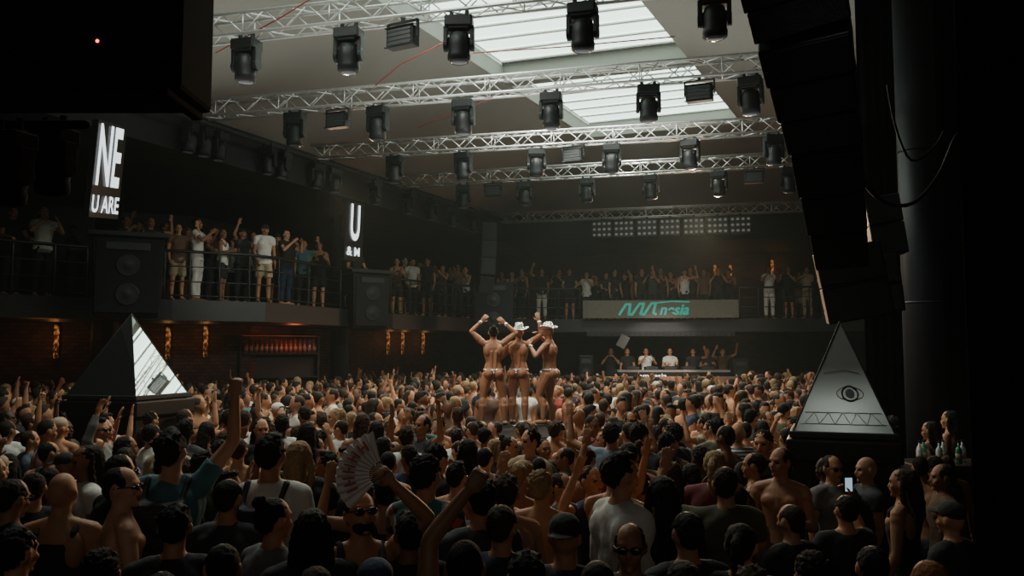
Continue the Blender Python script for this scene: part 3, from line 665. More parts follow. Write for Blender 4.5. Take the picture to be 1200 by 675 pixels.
ap=P(984,377,RPD); base=P(983,502,RPD); wR=.86; pyr=pyramid(ap,(wR,0,base.z),-.36,'smoky grey pyramid with an eye emblem in front of the steel column','black plinth under the right pyramid',[MIRD]*4); RAP=ap.copy()
def onface(u,v): return V((u*wR*(1-v),-wR/2*(1-v)-.008,v*(ap.z-base.z)))
LATG=mat('lattice_grey',(.5,.5,.47),.5,.3)
m=MB()
for i in range(10):
    m.tube([onface(-.42+.084*i,.07),onface(-.42+.084*(i+1),.07 if i%2 else .17)],.003,5); m.tube([onface(-.42+.084*i,.07 if i%2==0 else .17),onface(-.42+.084*(i+1),.17 if i%2==0 else .07)],.003,5)
for v in(.07,.17): m.tube([onface(-.45,v),onface(.45,v)],.004,6)
m.build('lattice_band',LATG,pyr,True)
EYG=mat('eye_grey',(.012,.012,.012),.4)
m=MB(); EY=[onface(.12+.20*math.cos(t*math.pi/10),.34+.06*math.sin(t*math.pi/10)) for t in range(21)]; m.tube(EY,.003,5)
EY=[onface(.12+.12*math.cos(t*math.pi/10),.34+.065*math.sin(t*math.pi/10)) for t in range(21)]; m.tube(EY,.008,5)
vs=[onface(.12+.07*math.cos(t*math.pi/8),.34+.04*math.sin(t*math.pi/8))+V((0,-.003,0)) for t in range(16)]; m.add(vs,[tuple(range(16))]); m.build('eye_emblem',EYG,pyr)
m=MB(); m.tube([onface(-.38,.52),onface(.05,.55),onface(.36,.52)],.003,5); m.build('red_line',mat('dim_red',(.12,.02,.015),.6),pyr,True)
# ------------------------------------------------ right bar
BD=9.0; p=P(1092,HZ,BD); bz=P(1092,541,BD).z; m=MB(); m.box((p.x+.1,p.y,bz/2-.03),(.8,.5,bz-.06)); m.box((p.x+.1,p.y-.02,bz-.03),(.9,.6,.06)); o=m.build('bar_counter',mat('bar_wood',(.05,.035,.025),.3),None,bevel=.01); tag(o,'dark bar counter at foot of the steel column','bar'); BARP=p.copy()
GLS={'clear':mat('bottle_clear',(.5,.55,.55),.08),'green':mat('bottle_green',(.05,.25,.15),.1),'amber':mat('bottle_amber',(.12,.04,.015),.15)}
def make_bottle(c):
    o=empty('bottle'); MB().loft([(0,.036,.036,0,0),(.01,.04,.04,0,0),(.17,.04,.04,0,0),(.2,.03,.03,0,0),(.22,.014,.014,0,0),(.27,.013,.013,0,0)],14).build('glass',GLS[c],o,True)
    MB().tube([(0,0,.265),(0,0,.29)],.016,10,False).build('bottle_cap',STEEL,o); MB().loft([(.05,.0412,.0412,0,0),(.13,.0412,.0412,0,0)],14).build('bottle_label',mat('paper_label',(.25,.2,.15),.7),o,True); return o
BT={c:make_bottle(c) for c in GLS}; first=dict(BT)
def bottle(c,loc,label,group,sc=1):
    o=BT[c]
    if first.get(c): first[c]=None
    else: o=copy_tree(BT[c])
    o.location=loc; o.scale=(sc,)*3; tag(o,label,'bottle',group)
for k in range(7): bottle(('clear','green','clear')[k%3],(p.x-.25+k*.1,p.y-.18+.12*(k%2),bz),'small bottle on the bar counter by the steel column','bottles on the right bar',.8)
SD=walld(327)-.75; p=P(327,HZ,SD); SHELF=p.copy(); o=empty('back_bar_shelf',(p.x,p.y,0),.55); BWD=mat('bar_wood2',(.012,.008,.007),.7)
for z in (1.15,1.75,2.35): MB().box((0,0,z),(2.0,.3,.04)).build('shelf_board',BWD,o)
for s in(-1,1): MB().box((s*1,0,1.4),(.05,.3,2.8)).build('side_board',BWD,o)
MB().box((0,.16,1.6),(2.0,.02,2.2)).build('back_board',mat('bar_back',(.02,.007,.005),.6),o)
MB().box((0,-.1,2.8),(1.9,.02,.012)).build('light_strip',mat('strip_orange',(.1,.02,.01),.5,emit=(1,.12,.03),es=.15),o)
tag(o,'dim red-lit bottle shelf under the left balcony','shelf')
for k in range(15): q=-.88+k*.125; bottle('amber',(p.x+q*math.cos(.55)+.08,p.y+q*math.sin(.55)-.1,2.37),'bottle on the red-lit shelf under the left balcony','bottles on the back bar',1.2)
GOLD=mat('lamp_gold',(.12,.05,.018),.7,emit=(1,.38,.1),es=.28,ns=11,var=.9,bump=1,kind='glow',bs=20)
LAMPS=[(66,400,walld(66)-.15,'at the far left under the balcony'),(197,402,walld(197)-.15,'right of the left pyramid'),(241,400,walld(241)-.15,'second right of the left pyramid'),(455,402,walld(455)-.2,'under the balcony left of the dancers'),(472,402,walld(472)-.2,'second under the balcony left of the dancers'),(496,402,walld(496)-.2,'third under the balcony left of the dancers'),(613,335,32.8,'on the rear balcony wall left of the logo'),(838,322,32.5,'on the rear wall above the logo panel\'s right end'),(856,322,32.4,'on the rear balcony wall right of the logo'),(905,316,32.4,'behind the white-clad pair on the rear balcony')]
for px,py,d,l in LAMPS:
    p=P(px,py,d); o=empty('wall_lamp',p)
    m=MB(); m.loft([(-.38+.76*i/12,.045+.018*(i%2),.035+.01*(i%2),0,0) for i in range(13)],14); g=m.build('lamp_shade',GOLD,o,True); MB().box((0,.06,0),(.06,.08,.7)).build('back_plate',DARK,o); tag(o,'textured golden wall lamp '+l,'lamp','golden wall lamps')
# ------------------------------------------------ dancers podium
pc=P(608,HZ,15.1); pe=P(610,HZ,13.2); m=MB(); R_=[]
for z,g in ((0,0),(1.04,0),(1.05,.05),(1.12,.05)):
    r=[]
    for i in range(13): a=math.pi*i/12; r.append(V((pc.x+(1.0+g)*math.cos(a),pc.y+(.8+g)*math.sin(a),z)))
    for i in range(13): a=math.pi+math.pi*i/12; r.append(V((pe.x+(.7+g)*math.cos(a),pe.y+(.3+g)*math.sin(a),z)))
    R_.append(r)
m.rings(R_); o=m.build('podium',mat('podium_black',(.005,.005,.005),.9,spec=.1),None); tag(o,'black podium carrying the three dancers','podium')
HZT=1.12
def thong(b):
    m=MB(); m.loft([(.965,.172,.128,0,-.012),(.985,.172,.128,0,-.012),(1.0,.165,.12,0,-.01)],24); m.tube([(0,-.14,.97),(0,-.15,.92),(0,-.09,.85),(0,0,.825),(0,.08,.86),(0,.115,.93)],[.012,.012,.014,.03,.045,.05],8)
    me=remesh(m,.009,1,'thong'); me.materials.append(SILVER); link('sequin_briefs',me,b)
def cuffs(b,pose,legs):
    for s in (1,-1):
        sh,el,wr,u,f,n=arm_pts(pose,s); m=MB(); m.tube([wr-f*.05,wr-f*.005],[.036,.033],12,False); me=m.mesh('cuff',SILVER); link('sequin_cuff',me,b)
for px,d,pose,rz,hs,legs,l,hc in ((578,15.0,'head_arms',.1,'bun','apart','leftmost podium dancer seen from behind, hands joined overhead, silver briefs','black'),
    (608,15.3,'one_salute',-.3,'cowboy','std','middle podium dancer in a silver hat with one arm raised','black'),
    (643,15.0,'touch_hat',1.25,'cowboy','step','rightmost podium dancer in a silver cowboy hat, hands near the face','black')):
    p=P(px,HZ,d); b=person((p.x,p.y,HZT),rz,.98,pose,None,'black',hs,hc,'tan',None,label=l,legs=legs,vox=.0065,fig=1,sx=1.08); b.color=(.33,.15,.08,1); thong(b); cuffs(b,pose,legs)
# ------------------------------------------------ foreground people
def hero(px,py,d,label,**k):
    p=P(px,py,d); sc=max(.85,min(1.1,p.z/1.765)); return person((p.x,p.y,0),sc=sc,label=label,**k)
FLO=mat('floral_print',kind='floral',rough=.8); STR=mat('striped_print',kind='stripe',rough=.8)
HS=[
(14,560,4.8,'person at the far left edge with dark hair and sunglasses',dict(pose='relaxed',rz=-.8,extra=('glasses',))),
(74,553,4.9,'bald person in a black tank top beside the bare-shouldered one',dict(hs='bald',top='tank',pose='down',rz=.1)),
(145,546,4.9,'bare-chested person with sunglasses and cropped hair, at left foreground',dict(top=None,pose='front',rz=-1.0,hs='crop',extra=('glasses',),skin='pale')),
(203,503,5.3,'person in a teal t-shirt and backpack pointing one finger up',dict(tc='teal',pose='point_up',rz=.05,extra=('pack',),skin='pale',hs='tousled')),
(206,590,4.2,'person with dark hair below the teal t-shirt pointer',dict(pose='down',hc='black',hs='tousled',rz=.2)),
(318,508,5.2,'person in a white t-shirt with a black backpack, seen from behind',dict(tc='white',pose='down',extra=('pack',),hs='quiff',rz=-.1)),
(352,515,5.9,'person with long blond hair beside the white t-shirt',dict(hs='long',hc='blond',pose='front',rz=.3,tc='black')),
(22,618,3.9,'person with curly black hair in the bottom left corner',dict(hs='curly',hc='black',rz=-.3)),
(322,582,4.4,'person with dark hair in a bun below the white backpacker',dict(hs='bun',hc='black',tc='grey',rz=-.7)),
(366,594,4.1,'person with long black hair left of the fan holder',dict(hs='long',hc='black',rz=.2)),
(424,574,4.3,'bearded person in sunglasses waving a white fan, facing the camera',dict(pose='fan',rz=math.pi+.25,extra=('glasses',),hs='short',tc='black',top='tank')),
(262,636,3.7,'person with short black hair at the bottom left of centre',dict(hc='black',rz=-.2,pose='relaxed')),
(500,532,5.1,'person in a floral print shirt right of the fan',dict(pat=FLO,pose='down',rz=-.4,hs='curly')),
(562,560,4.6,'person in charcoal with tousled black hair left of the raised fist',dict(tc='charcoal',rz=.4,hs='tousled',hc='black')),
(545,632,3.4,'person with a shaved head reaching a fist up at bottom centre',dict(pose='reach',hs='shaved',skin='brown',rz=0,top='tank')),
(615,645,3.5,'person with tousled black hair at the bottom centre edge',dict(hc='black',hs='tousled',rz=.3)),
(662,602,4.1,'person in a backwards black cap at lower centre',dict(hs='capback',hc='black',rz=-.2)),
(728,530,4.9,'person in profile with a white shirt collar, facing right',dict(top='long',tc='white',rz=-1.1,pose='down',hs='quiff')),
(775,556,4.8,'person with long dark hair right of the white collar',dict(hs='long',hc='dark',rz=.1)),
(738,612,4.0,'person in sunglasses facing the camera at lower centre right',dict(rz=math.pi-.2,extra=('glasses',),skin='brown',tc='charcoal',hs='crop')),
(805,598,4.2,'person with short dark hair and dark shirt right of the sunglasses wearer',dict(hs='short',hc='dark',rz=.2)),
(850,545,5.3,'person in an olive t-shirt with one hand raised, right of centre',dict(tc='olive',pose='left_up',rz=-.1)),
(914,524,6.6,'bare-chested person facing the camera left of the right pyramid plinth',dict(top=None,pose='front',rz=2.6,hs='short',skin='tan')),
(926,590,5.1,'person with cropped brown hair in dark clothes at lower right',dict(hs='crop',hc='brown',rz=.5,skin='pale')),
(868,612,4.1,'person with a dark ponytail at lower right of centre',dict(hs='pony',rz=-.4)),
(975,533,6.9,'person with glasses facing the camera below the right pyramid',dict(rz=math.pi+.3,extra=('glasses',),tc='grey')),
(1015,535,7.0,'bald person facing left below the right pyramid',dict(hs='bald',rz=1.6,skin='pale',tc='charcoal')),
(990,580,5.5,'person holding up a lit phone below the right pyramid',dict(pose='phone_up',rz=.15,hc='black',tc='black')),
(1057,548,6.1,'person with long brown hair in a black tank top, lower right',dict(hs='long',hc='brown',top='tank',rz=.9,skin='tan')),
(1104,543,6.6,'person with short dark hair facing left by the bar counter',dict(rz=1.4,tc='brown')),
(1114,592,5.2,'person in a black cap at the lower right edge',dict(hs='cap',hc='black',rz=.6)),
(1022,638,3.9,'person with short dark hair at the bottom right',dict(rz=-.2,hc='black')),
(1088,655,3.6,'person with ginger hair at the bottom right corner',dict(hc='ginger',rz=.1)),
(950,645,3.8,'person with curly dark hair at the bottom, right of centre',dict(hs='curly',rz=.2)),
(440,655,3.5,'person in a backwards navy cap at the bottom left of centre',dict(hs='capback',hc='navy',rz=.1)),
(120,642,3.7,'person with curly dark hair in the lower left foreground',dict(hs='curly',hc='dark',rz=.2)),
(800,655,3.6,'person with long dark hair at the bottom right of centre',dict(hs='long',rz=.1)),
(700,655,3.6,'person with cropped black hair at the bottom edge right of centre',dict(hs='crop',hc='black',rz=.1,skin='brown')),
(880,662,3.6,'person with tousled brown hair at the bottom edge, lower right',dict(hs='tousled',hc='brown',rz=-.3)),
(190,668,3.6,'person with short dark hair at the bottom edge, lower left',dict(hs='short',rz=.3,tc='grey')),
(370,662,3.6,'person with a ponytail at the bottom edge below the fan',dict(hs='pony',hc='brown',rz=.2)),
(588,590,4.3,'person with short brown hair behind the reaching arm',dict(hs='short',hc='brown',rz=-.3,tc='navy')),
(480,600,4.3,'person with black quiffed hair right below the floral shirt',dict(hs='quiff',hc='black',rz=.3,tc='black',skin='brown')),
(268,560,4.9,'person with cropped dark hair left of the white backpacker',dict(hs='crop',rz=-.1,tc='charcoal')),
]
HP=[]
for px,py,d,l,k in HS:
    b=hero(px,py,d,l,**k); HP.append(b)
    if k.get('pose')=='fan': FANP=hand_world(b,'fan',-1); FB=b
    if k.get('pose')=='phone_up': PHP=hand_world(b,'phone_up',1)
m=MB(); m.ell((0,.045,1.572),(.058,.058,.042),n=12); me=remesh(m,.008,1,'beard'); displace(me,.006,60); me.materials.append(HAIR)
bd=link('beard',me,FB); bd.matrix_local=Hm('fan'); bd.color=(.012,.008,.006,1)
o=empty('hand_fan',FANP); R=.225; n=22; lf=MB(); vs=[]; fr_=mat('fan_rib',(.42,.38,.32),.6)
for i in range(n+1):
    a=math.radians(105+125*i/n); z=.01*(1 if i%2 else -1)
    for r in (.3,1.0): vs.append(V((math.cos(a)*R*r,z*r,math.sin(a)*R*r)))
    if i%2==0: rb=MB(); rb.tube([V((0,-.004,0)),V((math.cos(a)*R*.97,-.012,math.sin(a)*R*.97))],.0025,5); rb.build('rib',fr_,o,True)
lf.add(vs,[(2*i,2*i+2,2*i+3,2*i+1) for i in range(n)]); q=lf.build('leaf',mat('fan_paper',(.74,.62,.55),.8),o); s_=q.modifiers.new('s','SOLIDIFY'); s_.thickness=.002
m=MB()
for i in range(9):
    a=math.radians(120+11*i); c=V((math.cos(a),0,math.sin(a))); t=V((-c.z,0,c.x)); 
    m.tube([c*R*.62+t*.008+V((0,-.016,0)),c*R*.84+t*.008+V((0,-.018,0))],.0045,5)
    if i%2: m.tube([c*R*.73-t*.012+V((0,-.016,0)),c*R*.73+t*.014+V((0,-.018,0))],.004,5)
m.build('red_lettering',mat('fan_red',(.5,.08,.06),.6),o,True)
o.rotation_euler=(-.5,0,.1); tag(o,'open white hand fan with red marks held up at lower left','fan')
o=empty('smartphone',PHP+V((0,-.02,.04)),.1); MB().box((0,0,0),(.07,.01,.125)).build('phone_body',BLACK,o,bevel=.004); MB().box((0,-.006,0),(.05,.002,.09)).build('phone_screen',mat('phone_screen',(.3,.4,.45),.3,emit=(.6,.8,1),es=.6),o)
tag(o,'lit smartphone held up below the right pyramid','phone')
# ------------------------------------------------ balcony people
def dirto(x,y,tx,ty): return -math.atan2(tx-x,ty-y)
BALC=[(-30,.5,'down','black','black'),(8,.6,'rail','black','black'),(45,.45,'clap','white','black'),(80,1.3,'front','black','black'),(205,.5,'left_up','brown','beige'),(228,.6,'clap','white','white'),(258,.5,'front','white','black'),(281,1.2,'right_up','charcoal','black'),(307,.5,'relaxed','white','beige'),(333,.6,'clap','black','navy'),(354,.5,'left_up','teal','black'),(372,1.2,'front','black','black'),(242,1.5,'clap','black','black'),(190,1.5,'clap','black','black'),(294,2.0,'down','black','black'),(216,2.1,'down','brown','black'),(270,2.6,'left_up','white','black'),(322,1.9,'down','brown','black'),(345,2.2,'front','charcoal','black'),(249,3.0,'down','black','black')]
alt=lambda i:.5+(i%2)*.65
BALC+=[(x,alt(i),random.choice(['rail','clap','front','down','relaxed']),random.choice(['black','black','charcoal','white','brown']),'black') for i,x in enumerate((464,473,482,491,500,509,518,527,536,545))]
BALC+=[(x,1.9+random.random()*.5,random.choice(['clap','down','front']),random.choice(['black','white','brown']),'black') for x in (478,495,513,531)]
BALC+=[(x,alt(i)+.2,random.choice(['rail','clap','down','front']),'black','black') for i,x in enumerate((588,600,612,656,668))]+[(635,.5,'right_up','black','white')]
BALC+=[(x+random.uniform(-3,3),.6+random.random()*1.3,random.choice(['rail','clap','down','relaxed','front','left_up','front','down']),random.choice(['black','black','white','charcoal','brown','black']),'black') for i,x in enumerate((690,701,712,723,734,745,756,767,778,790,802,813,824,835,846,858))]
BALC+=[(x,2.3+random.random()*.6,random.choice(['down','front','clap']),random.choice(['black','charcoal','brown']),'black') for x in (696,717,740,762,796,830)]
BALC+=[(x,alt(i),random.choice(['rail','clap']),c,c) for i,(x,c) in enumerate(((903,'white'),(915,'black'),(926,'black'),(937,'white'),(948,'beige'),(970,'black')))]
zn=lambda px:'leftmost balcony bay' if px<105 else 'balcony above left pyramid' if px<400 else 'balcony left of dancers' if px<560 else 'rear balcony' if px<685 else 'behind logo panel' if px<870 else 'rear balcony right end'
for px,off,ps,c,bc in BALC:
    d=dpt(px)+off; p=P(px,HZ,d); hs,hc=random.choice([('short','black'),('tousled','dark'),('long','dark'),('pony','brown'),('quiff','black'),('curly','black'),('cap','black')])
    person((p.x,p.y,3.5),dirto(p.x,p.y,1.5,14)+random.uniform(-.8,.8),random.uniform(.93,1.06),ps,random.choice(['tee','tee','tank']),c,hs,hc,random.choice(['tan','pale','brown','tan']),random.choice(['long','short']),bc,zone=zn(px),group='people on the balconies')
for px,d,z,ps in ((143,17.9,3.5,'clap'),(172,18.1,3.5,'left_up'),(158,18.8,3.5,'right_up'),(415,23.3,3.5,'rail')):
    p=P(px,HZ,d); person((p.x,p.y,z),dirto(p.x,p.y,2,12),1.0,ps,'tee','black','short','black',zone='behind the speaker pod',group='people on the balconies')
for px,l,k in ((757,'DJ in a white t-shirt, left of the two behind the booth',dict(tc='white',pose='clap')),(785,'DJ in a white t-shirt, right of the two behind the booth',dict(tc='white',pose='front')),(716,'person in black with clasped hands left of the DJs on stage',dict(pose='clap')),(735,'person with long hair in black left of the DJs',dict(hs='long')),(812,'person in black just right of the DJs',dict(pose='left_up')),(829,'person in charcoal on stage right of the DJs',dict(tc='charcoal',pose='front')),(847,'person with raised arms at right end of the booth',dict(pose='both_up',tc='brown'))):
    p=P(px,HZ,29.25 if px in(757,785) else 29.6); person((p.x,p.y,.68),math.pi+random.uniform(-.3,.3),1.04,label=l,group='people behind the DJ booth',**k)
# ------------------------------------------------ crowd
pts=[(b.location.x,b.location.y) for b in HP]
OBST=[(P(154,368,LPD).x,LPD,1.05),(P(983,377,RPD).x,RPD,.9),(BARP.x+.1,BARP.y,.75),(SHELF.x,SHELF.y,1.3)]+PIL
for i in range(11): q=pe.lerp(pc,i/10); OBST.append((q.x,q.y,.95+.34*i/10))
GR={}
def ok(x,y,r):
    for ox,oy,rr in OBST:
        if (x-ox)**2+(y-oy)**2<rr*rr: return False
    gx,gy=int(x//.6),int(y//.6)
    for i in range(gx-1,gx+2):
        for j in range(gy-1,gy+2):
            for (a,b) in GR.get((i,j),()):
                if (x-a)**2+(y-b)**2<r*r: return False
    return True
def put(x,y): GR.setdefault((int(x//.6),int(y//.6)),[]).append((x,y))
for q in pts: put(*q)
HPX=[(h[0],h[1],h[2]) for h in HS]
def blocked(x,y):
    u,v=proj((x,y,1.64))
    for (a,b,d) in HPX:
        if y<d and abs(u-a)<46 and v<b+80 : return True
    return False
def maxsc(x,y,u):
    # the podium, the plinth and the bar stand behind shorter people
    if 552<u<672 and 7.8<y<15: return (2.4-.081*y)/1.76
    if 915<u<1055 and 6.0<y<RPD: return (2.4-.12*y)/1.78
    if 1050<u<1118 and 6.0<y<BD: return (2.4-.118*y)/1.78
    return 9
cand=[]
for it in range(16000):
    y=math.sqrt(random.uniform(5.0**2,11.0**2)); x=random.uniform(-.64,.54)*y
    u,v=proj((x,y,1.7))
    if u>1122 or u<-20 or maxsc(x,y,u)<.76: continue
    if y<6.6 and blocked(x,y): continue
    if not ok(x,y,.42): continue
    put(x,y); cand.append((x,y))
cand.sort(key=lambda q:q[1]); print('individual crowd',len(cand))
PW=[('down',32),('relaxed',22),('front',20),('clap',9),('right_up',6),('left_up',6),('both_up',3),('wide_up',2),('phone_up',4),('point_up',.8)]
def rw(L): return random.choices([a for a,_ in L],[b for _,b in L])[0]
TCW=[('black',30),('charcoal',10),('white',16),('grey',6),('navy',4),('olive',4),('teal',2),('burgundy',3),('beige',8),('brown',8),('blue',3),('red',1.5),('pink',1),('green',2)]
HW=[('short',30),('crop',15),('quiff',14),('tousled',18),('curly',9),('long',14),('bun',4),('pony',4),('shaved',2),('bald',1),('cap',1.5),('capback',1),('bucket',.3)]
def zone(px,d):
    s='near left pyramid' if px<230 else 'beside the fan' if px<400 else 'before the podium' if px<560 else 'below the dancers' if px<700 else 'right of dancers' if px<850 else 'near right pyramid' if px<1000 else 'near bar counter'
    return s+(', front rows' if d<7.5 else ', middle rows' if d<9.5 else ', rear rows')
for (x,y) in cand:
    u,v=proj((x,y,1.7)); hs=rw(HW); hc=random.choice(['black','dark','dark','brown','brown','black','dark','blond','dark','dark','black','dark','brown'] if hs not in('cap','capback','bucket') else ['black','white','navy','beige','black'])
    if hs=='shaved': hc='dark'
    top=random.choices(['tee','tank','long',None],[54,14,6,26])[0]; 
    if hs in('long','bun','pony') and top is None: top='tank'
    rz=dirto(x,y,.8 if y<14 else 4,15 if random.random()<.5 else 28)+random.gauss(0,.6)
    if random.random()<.15: rz+=math.pi
    pat=STR if (top=='tee' and random.random()<.03) else None
    ms=maxsc(x,y,u); ps=rw(PW)
    if ms<1.1 and ps in('right_up','left_up','both_up','wide_up','phone_up','point_up'): ps='down'
    person((x,y,0),rz,min(ms,random.uniform(.86,1.0)),ps,top,rw(TCW),hs,hc,random.choice(['pale','tan','tan','brown','pale','tan','dark']),random.choice(['long','short']),random.choice(['black','navy','charcoal','beige']),zone=zone(u,y),group='people dancing in the crowd',extra=('glasses',) if random.random()<.12 else (),pat=pat,sx=random.uniform(.90,1.0))
far=[]
for it in range(60000):
    y=math.sqrt(random.uniform(11.0**2,27.2**2)); x=random.uniform(-.6,.47)*y
    u,v=proj((x,y,1.7))
    if u>1130 or u<-20 or x<wallx(y)+.5 or maxsc(x,y,u)<.72: continue
    if u>1005 and y>11.2: continue
    if 672<u<876 and y>24.5: continue
    if not ok(x,y,.43): continue
    put(x,y); far.append((x,y,maxsc(x,y,u)))
print('far crowd',len(far))
def arr(me):
    n=len(me.vertices); v=np.empty(n*3,np.float32); me.vertices.foreach_get('co',v); m=len(me.polygons)
    l=np.empty(len(me.loops),np.int32); me.loops.foreach_get('vertex_index',l); t=np.empty(m,np.int32); me.polygons.foreach_get('loop_total',t); return v.reshape(-1,3),l,t
LOW={}
for ps in [a for a,_ in PW]: LOW[ps]=(arr(body(ps,.035)),arr(shirt(ps,'tee',.038)))
LH={h:arr(hair(h,.026)) for h in ('short','quiff','long','cap','curly')}
Vs,Ls,Ts,Cs=[],[],[],[]; off=0
PWF=[('down',42),('relaxed',28),('front',22),('clap',7),('right_up',5),('left_up',6),('both_up',4),('wide_up',2),('phone_up',4)]
for (x,y,ms) in far:
    ps=rw(PWF); hs=random.choices(['short','quiff','long','cap','curly'],[48,24,20,3,12])[0]; sc=min(ms,random.uniform(.87,1.03))
    if ms<1.1 or (680<proj((x,y,1.7))[0]<870 and ps in('right_up','both_up') and random.random()<.4): ps='down'
    rz=dirto(x,y,.8 if (y<18 and random.random()<.5) else 4,28 if y>15 else 15)+random.gauss(0,.6)+(math.pi if random.random()<.25 else 0)
    c,s=math.cos(rz),math.sin(rz); Rm=np.array([[c,-s,0],[s,c,0],[0,0,1]],np.float32)*sc
    k=random.uniform(.8,1.25); items=[(LOW[ps][0],[q*k for q in SKINS[random.choice(['pale','tan','tan','brown'])]])]
    if random.random()<.70: items.append((LOW[ps][1],SHC[rw(TCW)]))
    H=np.array(Hm(ps),np.float32); hv,hl,ht=LH[hs]; hv=hv@H[:3,:3].T+H[:3,3]
    items.append(((hv,hl,ht),HC[random.choice(['black','dark','dark','brown','dark','brown','black','dark','blond'])] if hs!='cap' else SHC[random.choice(['black','white','navy'])]))
    for (v,l,t),colr in items:
        w=v@Rm.T+np.array([x,y,0],np.float32); Vs.append(w); Ls.append(l+off); Ts.append(t); off+=len(v); Cs.append(np.tile(np.array([*colr,1],np.float32),(len(v),1)))
Vs=np.concatenate(Vs); Ls=np.concatenate(Ls); Ts=np.concatenate(Ts); Cs=np.concatenate(Cs)
me=bpy.data.meshes.new('crowd'); me.vertices.add(len(Vs)); me.vertices.foreach_set('co',Vs.ravel()); me.loops.add(len(Ls)); me.loops.foreach_set('vertex_index',Ls.astype(np.int32)); me.polygons.add(len(Ts))
me.polygons.foreach_set('loop_start',np.concatenate([[0],np.cumsum(Ts)[:-1]]).astype(np.int32)); me.update(calc_edges=True); me.validate()
at=me.color_attributes.new('Col','FLOAT_COLOR','POINT'); at.data.foreach_set('color',Cs.ravel()); me.shade_smooth()
me.materials.append(mat('crowd_mix',attr='Col',rough=.75,ns=10,var=.2,bump=.3,spec=.3)); o=link('crowd',me); tag(o,'dense distant crowd between the podium and the DJ booth','crowd',None,'stuff'); print('crowd verts',len(Vs))
from collections import defaultdict
D=defaultdict(list)
for b,base,auto in PEOPLE:
    if auto: D[base].append(b)
nm=['leftmost','second from left','third from left','fourth from left','fifth from left','sixth from left','seventh from left','eighth from left']
for base,L in D.items():
    if len(L)>1:
        L.sort(key=lambda b:proj(b.location+V((0,0,1.6)))[0])
        for i,b in enumerate(L): b['label']=base+', '+nm[min(i,7)]
# ------------------------------------------------ lights
def light(t,loc,e,col=(1,1,1),size=.3,target=None,spot=None,blend=.6,name='stage_and_fill_spot'):  # default name covers stage spots and the added fill spots alike
    l=bpy.data.lights.new(name,t); l.energy=e; l.color=col
    if t=='AREA': l.size=size
    else: l.shadow_soft_size=size
    if t=='SPOT': l.spot_size=spot; l.spot_blend=blend
    o=bpy.data.objects.new(name,l); COL.objects.link(o); o.location=loc
    if target is not None: o.rotation_euler=(V(target)-V(loc)).to_track_quat('-Z','Y').to_euler()
    return o
for a,b,e in ((.05,.3,380),(.05,.8,300),(.3,.5,850),(.55,.3,1150),(.55,.8,1150),(.85,.5,1400)):
    q=lerp2(a,b); light('SPOT',(q.x,q.y,8.3),e,(.97,1,.92),.5,(q.x+.8,q.y+1.0,0),math.radians(140),1,'skylight_boost')  # added spots boost the skylight on the crowd; no lamps hang there
light('SPOT',(-3.4,10.8,5.8),420,(1,.78,.6),.12,(pc.x,pc.y,2.1),math.radians(17))
light('SPOT',(1.6,18.5,6.2),500,(1,.88,.75),.12,(pc.x,pc.y,2.2),math.radians(28))
light('SPOT',(4.5,20,5.8),1700,(1,.92,.85),.2,(bx.x-.3,bx.y+.7,2.2),math.radians(18))
light('SPOT',(3,14,5.7),750,(1,.92,.82),.4,(bx.x,28.5,4.1),math.radians(30))  # added wash to brighten the rear balcony front and logo panel
light('SPOT',(1,12,5.7),650,(1,1,.92),.4,(-5.0,19.8,4.6),math.radians(38))  # added fill for the people on the left balcony
light('SPOT',(5.5,24,6.0),2800,(1,.66,.40),.4,(0,12,1),math.radians(75),1)  # added warm backlight that rims the mid crowd, not a real fixture
light('SPOT',(-4,19,6.0),1300,(1,.70,.44),.4,(1,9,1),math.radians(75),1)  # second added backlight over the crowd, from the left
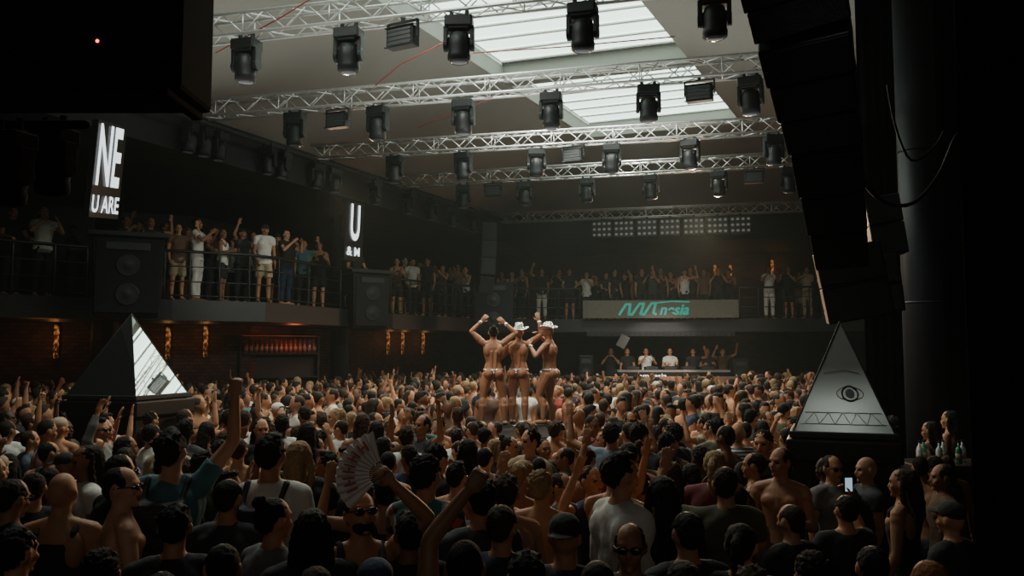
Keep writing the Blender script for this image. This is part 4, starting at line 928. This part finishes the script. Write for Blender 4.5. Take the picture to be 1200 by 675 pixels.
light('SPOT',(4.2,8.0,5.9),60,(.8,.95,1),.3,(5.3,11.2,2.4),math.radians(30),1)  # cool light added to lift the steel column
light('SPOT',(1.2,3.2,5.6),110,(.85,1,.92),.3,(RAP.x,RAP.y,2.1),math.radians(13),.6)  # small spot added to brighten the right pyramid
for px,py,d,l in LAMPS:
    p=P(px,py,d); light('POINT',(p.x+.1,p.y-.3,p.z+.1),1.8 if px<560 else 4,(1,.40,.12),.08,name='wall_glow')
p=P(345,HZ,SD-.4); light('POINT',(p.x,p.y,2.75),9,(1,.14,.04),.15,name='bar_glow')
p=P(30,380,17); light('POINT',(p.x,p.y+.6,2.5),4,(1,.35,.12),.2,name='bar_glow')
light('AREA',(6.5,27,2.95),150,(1,.6,.35),2.5,(5,24,1),name='stage_wash')
light('SPOT',(4,22,5.5),500,(1,.72,.45),.3,(sc_.x,sc_.y-1.3,1.2),math.radians(40),1)
light('AREA',(1.5,14,5.6),140,(.9,.95,.88),7,(1.5,14.01,9),name='ceiling_fill')  # unseen upward light added to lighten the ceiling
light('AREA',(-4.0,12.5,5.8),45,(.92,.95,.85),4,(-4.0,12.51,9),name='ceiling_fill')  # another unseen light added for the left part of the ceiling
light('AREA',(0,-5,4.5),50,(.85,.85,.8),6,(0,12,2.5),name='behind_camera_fill')  # fill added behind the camera in place of ambient world light
W=bpy.data.worlds.new('World'); SC.world=W; W.use_nodes=True; nt=W.node_tree; nt.nodes['Background'].inputs[0].default_value=(.65,.75,.70,1); nt.nodes['Background'].inputs[1].default_value=.06
vo=nt.nodes.new('ShaderNodeVolumeScatter'); vo.inputs['Density'].default_value=.0012; vo.inputs['Color'].default_value=(.8,1,.93,1); vo.inputs['Anisotropy'].default_value=.2
nt.links.new(vo.outputs[0],nt.nodes['World Output'].inputs['Volume'])
cam=bpy.data.cameras.new('camera'); cam.lens=30; cam.sensor_width=36; cam.clip_end=200; co=bpy.data.objects.new('camera',cam); COL.objects.link(co); co.location=(0,0,CZ); co.rotation_euler=(math.pi/2+th,0,0); SC.camera=co
print('people',len(PEOPLE))
